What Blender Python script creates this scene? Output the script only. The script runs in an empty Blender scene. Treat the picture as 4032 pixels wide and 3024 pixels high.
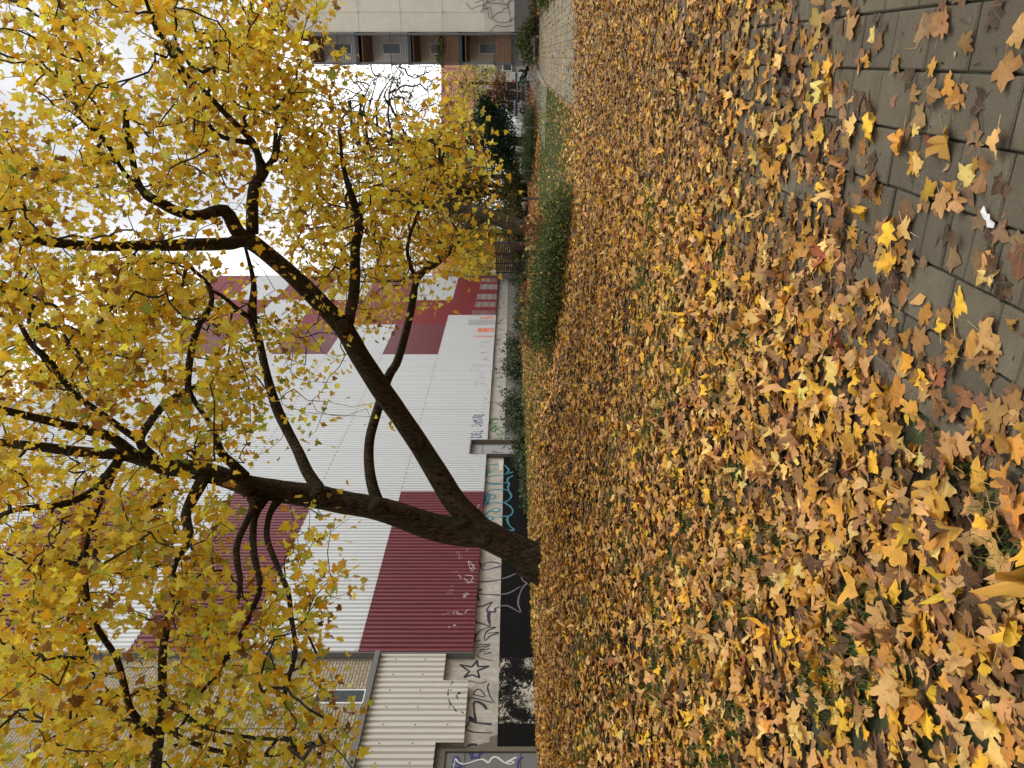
import bpy, math, random
import numpy as np
from mathutils import Vector, Matrix

R = math.radians
rng = np.random.default_rng(7)
random.seed(7)
S = bpy.context.scene
COL = S.collection

# ------------------------------------------------------------------ camera, sky, sun, exposure
F, HC = 3028.0, 1.5                    # focal length in photo pixels, eye height in metres
cam_d = bpy.data.cameras.new('camera')
cam_d.sensor_fit = 'HORIZONTAL'; cam_d.sensor_width = 36.0; cam_d.lens = 36.0 * F / 4032.0
cam_d.clip_start = 0.05; cam_d.clip_end = 4000
cam = bpy.data.objects.new('camera', cam_d); COL.objects.link(cam)
# the photograph was taken with the phone turned: picture right is down, picture top is right
cam.matrix_world = Matrix(((0, 1, 0, 0), (0, 0, -1, 0), (-1, 0, 0, HC), (0, 0, 0, 1)))
S.camera = cam

world = bpy.data.worlds.new('World'); S.world = world; world.use_nodes = True
wn, wl = world.node_tree.nodes, world.node_tree.links
wn.clear()
SUN_EL, SUN_AZ = 46.0, 84.0           # azimuth clockwise from +Y
sky = wn.new('ShaderNodeTexSky'); sky.sky_type = 'NISHITA'; sky.sun_disc = False
sky.sun_elevation = R(SUN_EL); sky.sun_rotation = R(SUN_AZ)
sky.dust_density = 6.0; sky.air_density = 1.5; sky.ozone_density = 1.0
hsv = wn.new('ShaderNodeHueSaturation'); hsv.inputs['Saturation'].default_value = 0.18
wl.new(sky.outputs[0], hsv.inputs['Color'])
tc = wn.new('ShaderNodeTexCoord'); nz = wn.new('ShaderNodeTexNoise')
nz.inputs['Scale'].default_value = 3.4; nz.inputs['Detail'].default_value = 5
wl.new(tc.outputs['Generated'], nz.inputs['Vector'])
cr = wn.new('ShaderNodeValToRGB')
cr.color_ramp.elements[0].position = 0.42; cr.color_ramp.elements[0].color = (6.9, 7.05, 7.4, 1)
cr.color_ramp.elements[1].position = 0.62; cr.color_ramp.elements[1].color = (16.0, 15.8, 15.6, 1)
wl.new(nz.outputs['Fac'], cr.inputs['Fac'])
mx = wn.new('ShaderNodeMix'); mx.data_type = 'RGBA'; mx.inputs['Factor'].default_value = 0.82
wl.new(hsv.outputs[0], mx.inputs[6]); wl.new(cr.outputs[0], mx.inputs[7])
bg = wn.new('ShaderNodeBackground'); bg.inputs['Strength'].default_value = 0.12
wl.new(mx.outputs[2], bg.inputs['Color'])
wo = wn.new('ShaderNodeOutputWorld'); wl.new(bg.outputs[0], wo.inputs[0])

sun_d = bpy.data.lights.new('sun', 'SUN'); sun_d.energy = 1.5; sun_d.angle = R(28); sun_d.color = (1.0, 0.96, 0.9)
sun = bpy.data.objects.new('sun', sun_d); COL.objects.link(sun)
_sd = Vector((math.sin(R(SUN_AZ)) * math.cos(R(SUN_EL)), math.cos(R(SUN_AZ)) * math.cos(R(SUN_EL)), math.sin(R(SUN_EL))))
sun.rotation_euler = (-_sd).to_track_quat('-Z', 'Y').to_euler()
sun.location = (0, 0, 40)

S.view_settings.view_transform = 'Standard'; S.view_settings.look = 'None'
S.view_settings.exposure = 0.0; S.view_settings.gamma = 1.0; S.view_settings.use_curve_mapping = False
S.render.resolution_x, S.render.resolution_y = 1024, 768
S.cycles.max_bounces = 6; S.cycles.diffuse_bounces = 3; S.cycles.glossy_bounces = 2
S.cycles.transmission_bounces = 4; S.cycles.transparent_max_bounces = 4
S.cycles.use_denoising = True

# ------------------------------------------------------------------ helpers
K = 4032 / 2212.0
def P(x, y, d):                         # photo pixel (full size) at depth d -> point
    return np.array(((1512 - y) / F * d, d, HC + (2016 - x) / F * d))
def PD(x, y, d): return P(x * K, y * K, d)   # the same for coordinates read off the 2212 px view
def ss(t): t = np.clip(t, 0, 1); return t * t * (3 - 2 * t)

CK, SK = math.cos(R(23.1)), math.sin(R(23.1))       # direction of the path
def kerb_x(Y): return -0.257 + (Y - 2.25) * SK / CK
def perp(X, Y): return (kerb_x(Y) - X) * CK         # metres left of the kerb line
def along(X, Y): return (X + 0.257) * SK + (Y - 2.25) * CK
def from_ap(a, p):
    return -0.257 + a * SK - p * CK, 2.25 + a * CK + p * SK
def tz(X, Y):
    X = np.asarray(X, float); Y = np.asarray(Y, float)
    p = perp(X, Y)
    z = 0.9 * ss(p / 7.6) * (1 - 0.72 * ss((X - 1.0) / 8.0))
    z = z + 0.035 * ss((p - 0.3) / 1.5) * (np.sin(X * 1.7 + 0.4 * Y) * np.sin(Y * 1.1 - 0.3 * X)) * ss((60 - Y) / 30)
    return z
def ground_at(x, y, lo=1.6, hi=140):    # where the sight line of a photo pixel meets the terrain
    q, v = (1512 - y) / F, (x - 2016) / F
    d = np.linspace(lo, hi, 6000)
    h = HC - v * d - tz(q * d, d)
    i = int(np.argmax(h < 0)) if (h < 0).any() else len(d) - 1
    return np.array((q * d[i], d[i], float(tz(q * d[i], d[i]))))

ORI = {}
def tag(o, label=None, cat=None, group=None, kind=None):
    if label: o['label'] = label
    if cat: o['category'] = cat
    if group: o['group'] = group
    if kind: o['kind'] = kind
    return o
def thing(name, label, cat, loc=(0, 0, 0), group=None):
    o = bpy.data.objects.new(name, None); COL.objects.link(o)
    o.empty_display_size = 0.2; o.location = loc; ORI[o] = np.array(loc, float)
    return tag(o, label, cat, group)
def link(name, me, mat, parent=None, origin=None):
    o = bpy.data.objects.new(name, me); COL.objects.link(o)
    if mat is not None and not me.materials: me.materials.append(mat)
    if parent is not None:
        o.parent = parent; ORI[o] = ORI[parent]
    else:
        org = np.zeros(3) if origin is None else np.array(origin, float)
        o.location = org; ORI[o] = org
    return o
class MB:
    def __init__(s): s.v = []; s.f = []; s.c = []; s.col = (1, 1, 1)
    def add(s, vs, fs):
        b = len(s.v); s.v.extend([tuple(map(float, q)) for q in vs]); s.f.extend([tuple(i + b for i in f) for f in fs])
        s.c.extend([s.col] * len(vs)); return s
    def box(s, x0, x1, y0, y1, z0, z1):
        return s.hexa([(x0, y0, z0), (x1, y0, z0), (x1, y1, z0), (x0, y1, z0), (x0, y0, z1), (x1, y0, z1), (x1, y1, z1), (x0, y1, z1)])
    def hexa(s, q):
        return s.add(q, [(0, 3, 2, 1), (4, 5, 6, 7), (0, 1, 5, 4), (1, 2, 6, 5), (2, 3, 7, 6), (3, 0, 4, 7)])
    def quad(s, a, b, c, d): return s.add([a, b, c, d], [(0, 1, 2, 3)])
    def tube(s, pts, rad, n=8, cap=True, wob=0.0, seed=0):
        pts = np.asarray(pts, float); m = len(pts); rad = np.broadcast_to(np.asarray(rad, float), (m,))
        t = np.gradient(pts, axis=0); t /= np.maximum(np.linalg.norm(t, axis=1), 1e-9)[:, None]
        ref = np.array((0, 0, 1.0)) if abs(t[0][2]) < 0.9 else np.array((1.0, 0, 0))
        nrm = np.cross(t[0], ref); nrm /= np.linalg.norm(nrm)
        a = np.arange(n) * 2 * math.pi / n; vs = []
        g = np.random.default_rng(seed); ph = g.uniform(0, 6.28, 6)
        for i in range(m):
            nrm = nrm - t[i] * nrm.dot(t[i]); nrm /= max(np.linalg.norm(nrm), 1e-9); b = np.cross(t[i], nrm)
            r = rad[i] * (1 + wob * (0.6 * np.sin(2 * a + ph[0] + i * .35) + 0.5 * np.sin(3 * a + ph[1] - i * .22) + .35 * np.sin(5 * a + ph[2] + i * .5) + .3 * np.sin(7 * a + ph[3]) * np.sin(i * .7 + ph[4])))
            vs.extend(pts[i] + np.outer(r * np.cos(a), nrm) + np.outer(r * np.sin(a), b))
        fs = [(i * n + k, i * n + (k + 1) % n, (i + 1) * n + (k + 1) % n, (i + 1) * n + k) for i in range(m - 1) for k in range(n)]
        if cap: fs += [tuple(range(n))[::-1], tuple((m - 1) * n + k for k in range(n))]
        return s.add(vs, fs)
    def build(s, name, mat, parent=None, origin=None, smooth=False, color=False):
        if parent is not None: org = ORI[parent]
        else:
            org = np.zeros(3) if origin is None else np.array(origin, float)
        me = bpy.data.meshes.new(name)
        me.from_pydata((np.asarray(s.v) - org).tolist(), [], s.f)
        if color:
            at = me.color_attributes.new('Col', 'FLOAT_COLOR', 'POINT')
            at.data.foreach_set('color', np.c_[np.asarray(s.c, np.float32), np.ones(len(s.c), np.float32)].ravel())
        if smooth: me.polygons.foreach_set('use_smooth', [True] * len(me.polygons))
        me.update()
        return link(name, me, mat, parent, org)

def spline(pts, step=0.25):
    p = np.asarray(pts, float)
    if len(p) < 3: n = max(2, int(np.linalg.norm(p[-1, :3] - p[0, :3]) / step)); return p[0] + (p[-1] - p[0]) * np.linspace(0, 1, n + 1)[:, None]
    q = np.vstack([2 * p[0] - p[1], p, 2 * p[-1] - p[-2]]); out = []
    for i in range(1, len(q) - 2):
        n = max(2, int(np.linalg.norm(q[i + 1, :3] - q[i, :3]) / step))
        for t in np.linspace(0, 1, n, endpoint=False):
            a, b, c, d = q[i - 1], q[i], q[i + 1], q[i + 2]
            out.append(0.5 * ((2 * b) + (c - a) * t + (2 * a - 5 * b + 4 * c - d) * t * t + (3 * b - a - 3 * c + d) * t ** 3))
    out.append(p[-1]); return np.array(out)

# ------------------------------------------------------------------ materials
def nodes(name):
    m = bpy.data.materials.new(name); m.use_nodes = True
    t = m.node_tree; b = t.nodes['Principled BSDF']; return m, t.nodes, t.links, b
def N(ns, kind, **kw):
    n = ns.new(kind)
    for k, v in kw.items():
        if k in n.inputs: n.inputs[k].default_value = v
        else: setattr(n, k, v)
    return n
def math_n(ns, ls, op, a, b=None, clamp=False):
    n = ns.new('ShaderNodeMath'); n.operation = op; n.use_clamp = clamp
    for i, q in enumerate((a, b)):
        if q is None: continue
        if isinstance(q, (int, float)): n.inputs[i].default_value = q
        else: ls.new(q, n.inputs[i])
    return n.outputs[0]
def mixc(ns, ls, fac, a, b, mode='MIX'):
    n = ns.new('ShaderNodeMix'); n.data_type = 'RGBA'; n.blend_type = mode
    for i, q in ((0, fac), (6, a), (7, b)):
        if isinstance(q, (int, float)): n.inputs[i].default_value = q
        elif isinstance(q, tuple): n.inputs[i].default_value = (*q, 1) if len(q) == 3 else q
        else: ls.new(q, n.inputs[i])
    return n.outputs[2]
def ramp(ns, ls, fac, stops):
    n = ns.new('ShaderNodeValToRGB'); e = n.color_ramp.elements
    while len(e) < len(stops): e.new(0.5)
    for i, (p, c) in enumerate(stops): e[i].position = p; e[i].color = (*c, 1)
    ls.new(fac, n.inputs[0]); return n.outputs[0]
def noise(ns, ls, scale, detail=4, rough=0.55, vec=None, dist=0.0):
    n = N(ns, 'ShaderNodeTexNoise', Scale=scale, Detail=detail, Roughness=rough, Distortion=dist)
    if vec is not None: ls.new(vec, n.inputs['Vector'])
    return n.outputs['Fac']
def bump(ns, ls, b, h, strength, dist=0.02):
    n = N(ns, 'ShaderNodeBump', Strength=strength, Distance=dist); ls.new(h, n.inputs['Height']); ls.new(n.outputs[0], b.inputs['Normal'])
def pos(ns): return ns.new('ShaderNodeNewGeometry').outputs['Position']
def scaled(ns, ls, v, sc):
    n = ns.new('ShaderNodeMapping'); n.inputs['Scale'].default_value = sc; ls.new(v, n.inputs[0]); return n.outputs[0]

def weathered(name, c, var=0.12, scale=3.0, rough=0.7, dirt=(0.12, 0.10, 0.08), dirt_amt=0.25, bmp=0.2, bscale=40, metallic=0.0, stretch=(1, 1, 1)):
    m, ns, ls, b = nodes(name); v = scaled(ns, ls, pos(ns), stretch)
    n1 = noise(ns, ls, scale, 6, vec=v); n2 = noise(ns, ls, scale * 6, 5, vec=v)
    lo = tuple(k * (1 - var) for k in c); hi = tuple(min(1, k * (1 + var)) for k in c)
    c1 = ramp(ns, ls, n2, [(0.3, lo), (0.7, hi)])
    k = math_n(ns, ls, 'MULTIPLY', math_n(ns, ls, 'SUBTRACT', n1, 0.45, True), dirt_amt * 4, True)
    ls.new(mixc(ns, ls, k, c1, dirt), b.inputs['Base Color'])
    b.inputs['Roughness'].default_value = rough; b.inputs['Metallic'].default_value = metallic
    if bmp: bump(ns, ls, b, noise(ns, ls, bscale, 4), bmp, 0.01)
    return m

def leaf_mat(name, trans=0.35, rough=0.5, vein=0.5, sheen=0.25):
    m, ns, ls, b = nodes(name)
    at = ns.new('ShaderNodeAttribute'); at.attribute_name = 'Col'
    lc = ns.new('ShaderNodeAttribute'); lc.attribute_name = 'lco'
    sep = ns.new('ShaderNodeSeparateXYZ'); ls.new(lc.outputs['Vector'], sep.inputs[0])
    ax = math_n(ns, ls, 'ABSOLUTE', sep.outputs[0]); y = sep.outputs[1]
    d = None
    for ang in (0.0, 43.0, 100.0):          # three veins on each half leaf
        s_, c_ = math.sin(R(ang)), math.cos(R(ang))
        perp_ = math_n(ns, ls, 'ABSOLUTE', math_n(ns, ls, 'SUBTRACT', math_n(ns, ls, 'MULTIPLY', ax, c_), math_n(ns, ls, 'MULTIPLY', y, s_)))
        d = perp_ if d is None else math_n(ns, ls, 'MINIMUM', d, perp_)
    vm = math_n(ns, ls, 'MULTIPLY', math_n(ns, ls, 'SUBTRACT', 1.0, math_n(ns, ls, 'DIVIDE', d, 0.022), True), vein)
    sp = noise(ns, ls, 5.0, 5, 0.65, vec=lc.outputs['Vector'])
    spk = math_n(ns, ls, 'MULTIPLY', math_n(ns, ls, 'SUBTRACT', sp, 0.56, True), 5.0, True)
    base = mixc(ns, ls, math_n(ns, ls, 'MULTIPLY', spk, 0.55), at.outputs['Color'], (0.10, 0.055, 0.022))
    base = mixc(ns, ls, math_n(ns, ls, 'MULTIPLY', math_n(ns, ls, 'SUBTRACT', noise(ns, ls, 2.2, 3, vec=lc.outputs['Vector']), 0.5, True), 1.6, True), base, mixc(ns, ls, 0.5, at.outputs['Color'], (0.45, 0.2, 0.03)))
    base = mixc(ns, ls, math_n(ns, ls, 'MULTIPLY', vm, 0.5), base, mixc(ns, ls, 0.5, at.outputs['Color'], (0.75, 0.6, 0.3)))
    ls.new(base, b.inputs['Base Color']); b.inputs['Roughness'].default_value = rough
    b.inputs['Specular IOR Level'].default_value = sheen
    bump(ns, ls, b, math_n(ns, ls, 'ADD', vm, sp), 0.35, 0.004)
    tr = ns.new('ShaderNodeBsdfTranslucent'); ls.new(base, tr.inputs[0])
    mixs = ns.new('ShaderNodeMixShader'); mixs.inputs[0].default_value = trans
    ls.new(b.outputs[0], mixs.inputs[1]); ls.new(tr.outputs[0], mixs.inputs[2])
    ls.new(mixs.outputs[0], ns['Material Output'].inputs[0]); return m

def plain_leaf(name, trans=0.3, rough=0.6):
    m, ns, ls, b = nodes(name)
    at = ns.new('ShaderNodeAttribute'); at.attribute_name = 'Col'
    ls.new(at.outputs['Color'], b.inputs['Base Color']); b.inputs['Roughness'].default_value = rough
    b.inputs['Specular IOR Level'].default_value = 0.2
    tr = ns.new('ShaderNodeBsdfTranslucent'); ls.new(at.outputs['Color'], tr.inputs[0])
    mixs = ns.new('ShaderNodeMixShader'); mixs.inputs[0].default_value = trans
    ls.new(b.outputs[0], mixs.inputs[1]); ls.new(tr.outputs[0], mixs.inputs[2])
    ls.new(mixs.outputs[0], ns['Material Output'].inputs[0]); return m

def bark_mat(name, c0, c1, moss, moss_amt):
    m, ns, ls, b = nodes(name); v = pos(ns); vs = scaled(ns, ls, v, (1, 1, 0.22))
    n1 = noise(ns, ls, 26, 7, 0.65, vec=vs, dist=0.6); n2 = noise(ns, ls, 2.3, 4, vec=v); n3 = noise(ns, ls, 60, 3, vec=v)
    vor = N(ns, 'ShaderNodeTexVoronoi', Scale=30.0); vor.feature = 'DISTANCE_TO_EDGE'; ls.new(vs, vor.inputs['Vector'])
    cr_ = ramp(ns, ls, n1, [(0.38, c0), (0.62, c1)])
    k = math_n(ns, ls, 'MULTIPLY', math_n(ns, ls, 'SUBTRACT', math_n(ns, ls, 'ADD', math_n(ns, ls, 'MULTIPLY', n2, 0.75), math_n(ns, ls, 'MULTIPLY', n3, 0.25)), 0.47, True), moss_amt, True)
    fl = math_n(ns, ls, 'MULTIPLY', math_n(ns, ls, 'SUBTRACT', noise(ns, ls, 3.4, 6, 0.7, vec=scaled(ns, ls, v, (1, 1, .5)), dist=.8), 0.52, True), 5.0, True)
    cr_ = mixc(ns, ls, math_n(ns, ls, 'MULTIPLY', fl, n1), cr_, tuple(min(1, q * 2.1 + .01) for q in c1))
    ls.new(mixc(ns, ls, k, cr_, moss), b.inputs['Base Color']); b.inputs['Roughness'].default_value = 0.9
    b.inputs['Specular IOR Level'].default_value = 0.15
    h = math_n(ns, ls, 'ADD', n1, math_n(ns, ls, 'MULTIPLY', vor.outputs['Distance'], 1.6))
    bump(ns, ls, b, h, 1.0, 0.03); return m

M = {}
M['bark'] = bark_mat('bark', (0.010, 0.007, 0.0045), (0.085, 0.056, 0.034), (0.034, 0.038, 0.010), 4.5)
M['twig'] = weathered('twig', (0.02, 0.015, 0.011), 0.3, 8, 0.9, dirt_amt=0.0, bmp=0)
M['bark_far'] = bark_mat('bark_far', (0.03, 0.024, 0.017), (0.11, 0.08, 0.055), (0.07, 0.075, 0.03), 2.5)
M['leaf_tree'] = leaf_mat('leaf_tree', 0.62, 0.5, 0.3)
M['leaf_ground'] = leaf_mat('leaf_ground', 0.12, 0.55, 0.55)
M['leaf_plain'] = plain_leaf('leaf_plain', 0.35)
M['leaf_far'] = plain_leaf('leaf_far', 0.1)
M['grass'] = plain_leaf('grass', 0.3, 0.5)
M['white_sheet'] = weathered('white_sheet', (0.66, 0.685, 0.70), 0.03, 0.5, 0.42, (0.50, 0.50, 0.49), 0.14, 0.05, 60, stretch=(1, 1, 0.15))
M['red_sheet'] = weathered('red_sheet', (0.190, 0.040, 0.056), 0.10, 0.6, 0.38, (0.16, 0.05, 0.055), 0.12, 0.05, 60, stretch=(1, 1, 0.15))
M['red_bright'] = weathered('red_bright', (0.26, 0.022, 0.03), 0.08, 0.6, 0.45, (0.18, 0.03, 0.03), 0.12, 0.05, 60, stretch=(1, 1, 0.15))
M['cream_sheet'] = weathered('cream_sheet', (0.62, 0.60, 0.55), 0.04, 0.5, 0.45, (0.42, 0.38, 0.31), 0.18, 0.05, 60, stretch=(1, 1, 0.15))
M['concrete'] = weathered('concrete', (0.43, 0.405, 0.355), 0.22, 1.6, 0.85, (0.17, 0.145, 0.115), 0.5, 0.4, 50, stretch=(1, 1, 0.6))
M['grey_plinth'] = weathered('grey_plinth', (0.20, 0.19, 0.17), 0.25, 1.2, 0.9, (0.10, 0.09, 0.08), 0.4, 0.4, 45)
M['black_paint'] = weathered('black_paint', (0.0075, 0.0075, 0.007), 0.3, 2.0, 0.85, (0.022, 0.021, 0.019), 0.12, 0.2, 50)
M['black_paint'].node_tree.nodes['Principled BSDF'].inputs['Specular IOR Level'].default_value = 0.08
M['grey_metal'] = weathered('grey_metal', (0.15, 0.153, 0.155), 0.10, 1.5, 0.55, (0.12, 0.11, 0.10), 0.25, 0.1, 40)
M['door_grey'] = weathered('door_grey', (0.36, 0.37, 0.38), 0.10, 2.0, 0.55, (0.2, 0.19, 0.17), 0.3, 0.1, 40)
M['frame_brown'] = weathered('frame_brown', (0.14, 0.115, 0.09), 0.2, 3, 0.8, bmp=0.2)
M['dark_metal'] = weathered('dark_metal', (0.045, 0.047, 0.05), 0.2, 6, 0.5, dirt_amt=0.1, bmp=0)
M['post_metal'] = weathered('post_metal', (0.21, 0.23, 0.23), 0.1, 6, 0.45, dirt_amt=0.1, bmp=0)
M['cream_render'] = weathered('cream_render', (0.76, 0.71, 0.60), 0.06, 0.35, 0.9, (0.38, 0.34, 0.27), 0.18, 0.5, 9)
M['cream_low'] = weathered('cream_low', (0.62, 0.57, 0.49), 0.07, 0.5, 0.9, (0.30, 0.27, 0.22), 0.2, 0.5, 9)
M['house_plinth'] = weathered('house_plinth', (0.15, 0.14, 0.13), 0.12, 0.8, 0.9, (0.09, 0.08, 0.07), 0.3, 0.4, 12)
M['wood'] = weathered('wood', (0.20, 0.105, 0.055), 0.35, 3, 0.75, (0.07, 0.045, 0.03), 0.3, 0.3, 30, stretch=(1, 1, 0.1))
M['wood_grey'] = weathered('wood_grey', (0.16, 0.125, 0.09), 0.3, 3, 0.85, (0.06, 0.05, 0.04), 0.3, 0.3, 30, stretch=(0.2, 0.2, 1))
M['timber_light'] = weathered('timber_light', (0.55, 0.47, 0.36), 0.1, 1, 0.8, dirt_amt=0.1)
M['roof_red'] = weathered('roof_red', (0.28, 0.10, 0.065), 0.2, 1.2, 0.85, (0.2, 0.09, 0.06), 0.3, 0.6, 14)
M['white_wall'] = weathered('white_wall', (0.62, 0.61, 0.58), 0.05, 0.4, 0.85, (0.42, 0.40, 0.36), 0.2, 0.2, 10)
M['glass'] = weathered('glass', (0.035, 0.045, 0.05), 0.2, 2, 0.08, dirt_amt=0.0, bmp=0)
M['white_plastic'] = weathered('white_plastic', (0.75, 0.75, 0.74), 0.04, 4, 0.4, dirt_amt=0.05, bmp=0)
M['blue_paint'] = weathered('blue_paint', (0.03, 0.07, 0.28), 0.1, 4, 0.4, dirt_amt=0.0, bmp=0)
M['green_paint'] = weathered('green_paint', (0.03, 0.30, 0.05), 0.1, 4, 0.4, dirt_amt=0.0, bmp=0)
M['red_paint'] = weathered('red_paint', (0.45, 0.07, 0.04), 0.1, 4, 0.4, dirt_amt=0.0, bmp=0)
M['rubber'] = weathered('rubber', (0.02, 0.02, 0.02), 0.2, 8, 0.8, dirt_amt=0.0, bmp=0)
M['silver'] = weathered('silver', (0.55, 0.55, 0.55), 0.1, 8, 0.3, dirt_amt=0.0, bmp=0, metallic=0.7)
M['paper'] = weathered('paper', (0.66, 0.66, 0.64), 0.06, 20, 0.8, dirt_amt=0.1, bmp=0.3)
def paint(name, c, rough=0.6): 
    m, ns, ls, b = nodes(name); v = noise(ns, ls, 35, 4)
    ls.new(ramp(ns, ls, v, [(0.3, tuple(k * 0.8 for k in c)), (0.7, tuple(min(1, k * 1.15) for k in c))]), b.inputs['Base Color'])
    b.inputs['Roughness'].default_value = rough; return m
for k_, c_ in dict(teal=(0.045, 0.21, 0.27), purple=(0.075, 0.035, 0.085), ink=(0.018, 0.020, 0.035), navy=(0.03, 0.035, 0.20), lime=(0.28, 0.48, 0.20), green=(0.06, 0.20, 0.06),
                   chalk=(0.66, 0.66, 0.64), grey=(0.36, 0.35, 0.33), orange=(0.85, 0.20, 0.09), paleblue=(0.38, 0.48, 0.60), lilac=(0.16, 0.125, 0.16), pink=(0.75, 0.45, 0.45), mauve=(0.42, 0.22, 0.26)).items():
    M['ink_' + k_] = paint('ink_' + k_, c_)

def peeled():                            # black paint that has come off in flakes, pale plaster under it
    m, ns, ls, b = nodes('peeled_paint'); v = pos(ns)
    n1 = noise(ns, ls, 1.6, 3, vec=v); n2 = noise(ns, ls, 7.5, 8, 0.75, vec=scaled(ns, ls, v, (1, 1, 2.0)), dist=0.9)
    n3 = noise(ns, ls, 30, 6, 0.7, vec=scaled(ns, ls, v, (2.5, 2.5, 0.5)))
    k = math_n(ns, ls, 'ADD', math_n(ns, ls, 'MULTIPLY', n1, 0.35), math_n(ns, ls, 'ADD', math_n(ns, ls, 'MULTIPLY', n2, 0.45), math_n(ns, ls, 'MULTIPLY', n3, 0.28)))
    c = ramp(ns, ls, k, [(0.55, (0.008, 0.008, 0.008)), (0.57, (0.08, 0.07, 0.06)), (0.585, (0.46, 0.43, 0.36)), (0.69, (0.66, 0.62, 0.54))])
    ls.new(c, b.inputs['Base Color']); b.inputs['Roughness'].default_value = 0.85
    b.inputs['Specular IOR Level'].default_value = 0.1; bump(ns, ls, b, k, 0.6, 0.02); return m
M['peeled'] = peeled()
def brick_mat():
    m, ns, ls, b = nodes('yellow_brick')
    at = ns.new('ShaderNodeAttribute'); at.attribute_name = 'lco'
    br = N(ns, 'ShaderNodeTexBrick', Scale=1.0); br.inputs['Brick Width'].default_value = 0.25; br.inputs['Row Height'].default_value = 0.083
    br.inputs['Mortar Size'].default_value = 0.010; br.inputs['Mortar Smooth'].default_value = 0.2; br.inputs['Bias'].default_value = 0.0
    br.inputs['Color1'].default_value = (0.43, 0.365, 0.255, 1); br.inputs['Color2'].default_value = (0.33, 0.275, 0.185, 1); br.inputs['Mortar'].default_value = (0.10, 0.09, 0.075, 1)
    ls.new(at.outputs['Vector'], br.inputs['Vector'])
    n = noise(ns, ls, 0.8, 5, vec=at.outputs['Vector'])
    c = mixc(ns, ls, math_n(ns, ls, 'MULTIPLY', math_n(ns, ls, 'SUBTRACT', n, 0.45, True), 1.2, True), br.outputs['Color'], (0.22, 0.18, 0.13))
    ls.new(c, b.inputs['Base Color']); b.inputs['Roughness'].default_value = 0.85
    inv = math_n(ns, ls, 'SUBTRACT', 1.0, br.outputs['Fac']); bump(ns, ls, b, inv, 0.6, 0.01); return m
M['brick'] = brick_mat()
def soil_mat():
    m, ns, ls, b = nodes('lawn_soil'); v = pos(ns)
    n1 = noise(ns, ls, 1.3, 5, vec=v); n2 = noise(ns, ls, 22, 6, 0.7, vec=v)
    g = ramp(ns, ls, n2, [(0.3, (0.022, 0.036, 0.010)), (0.7, (0.075, 0.105, 0.028))])
    e = ramp(ns, ls, n2, [(0.3, (0.025, 0.018, 0.012)), (0.7, (0.07, 0.05, 0.032))])
    ls.new(mixc(ns, ls, math_n(ns, ls, 'MULTIPLY', math_n(ns, ls, 'SUBTRACT', n1, 0.42, True), 5.0, True), e, g), b.inputs['Base Color'])
    b.inputs['Roughness'].default_value = 0.95; bump(ns, ls, b, n2, 0.8, 0.03); return m
M['soil'] = soil_mat()
def joint_mat():
    m, ns, ls, b = nodes('joint_soil'); v = pos(ns)
    n1 = noise(ns, ls, 5, 4, vec=v); n2 = noise(ns, ls, 60, 4, vec=v)
    e = ramp(ns, ls, n2, [(0.3, (0.012, 0.010, 0.008)), (0.7, (0.04, 0.033, 0.024))])
    ls.new(mixc(ns, ls, math_n(ns, ls, 'MULTIPLY', math_n(ns, ls, 'SUBTRACT', n1, 0.48, True), 6.0, True), e, (0.045, 0.06, 0.014)), b.inputs['Base Color'])
    b.inputs['Roughness'].default_value = 0.95; return m
M['joint'] = joint_mat()
def slab_mat():
    m, ns, ls, b = nodes('paving_slab'); v = pos(ns)
    at = ns.new('ShaderNodeAttribute'); at.attribute_name = 'Col'
    n1 = noise(ns, ls, 5, 6, 0.65, vec=v); n2 = noise(ns, ls, 130, 3, 0.6, vec=v); n3 = noise(ns, ls, 1.1, 4, vec=v)
    c = mixc(ns, ls, math_n(ns, ls, 'MULTIPLY', math_n(ns, ls, 'SUBTRACT', n1, 0.40, True), 2.2, True), at.outputs['Color'], (0.070, 0.055, 0.036))
    c = mixc(ns, ls, math_n(ns, ls, 'MULTIPLY', math_n(ns, ls, 'SUBTRACT', n3, 0.50, True), 2.0, True), c, (0.088, 0.066, 0.042))
    c = mixc(ns, ls, 0.35, c, ramp(ns, ls, n2, [(0.35, (0.3, 0.3, 0.3)), (0.65, (0.75, 0.75, 0.75))]), 'OVERLAY')
    ls.new(c, b.inputs['Base Color']); b.inputs['Roughness'].default_value = 0.75
    b.inputs['Specular IOR Level'].default_value = 0.3
    bump(ns, ls, b, math_n(ns, ls, 'ADD', n2, n1), 0.35, 0.004); return m
M['slab'] = slab_mat()

# ------------------------------------------------------------------ ground sheet
def axis(*segs):
    out = []
    for a, b, n in segs: out += list(np.linspace(a, b, n, endpoint=False))
    return out + [segs[-1][1]]
pa = axis((-1500, -60, 4), (-60, -3.02, 18), (-3.02, 0.0, 2), (0.0, 0.09, 1), (0.09, 14, 70), (14, 70, 40), (70, 1500, 5))
aa = axis((-300, -6, 4), (-6, 60, 180), (60, 150, 30), (150, 2500, 6))
gv = []; 
for a in aa:
    for p in pa:
        X, Y = from_ap(a, p)
        gv.append((X, Y, float(tz(X, Y)) if p > 0.05 or p < -3.01 or a > 46 else -0.014))
w_ = len(pa)
gf = [(i * w_ + j, (i + 1) * w_ + j, (i + 1) * w_ + j + 1, i * w_ + j + 1) for i in range(len(aa) - 1) for j in range(w_ - 1)]
me = bpy.data.meshes.new('ground'); me.from_pydata(gv, [], [f[::-1] for f in gf])
me.polygons.foreach_set('use_smooth', [True] * len(me.polygons))
if me.polygons[len(me.polygons) // 2].normal.z < 0: me.flip_normals()
me.materials.append(M['soil']); me.materials.append(M['joint'])
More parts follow.
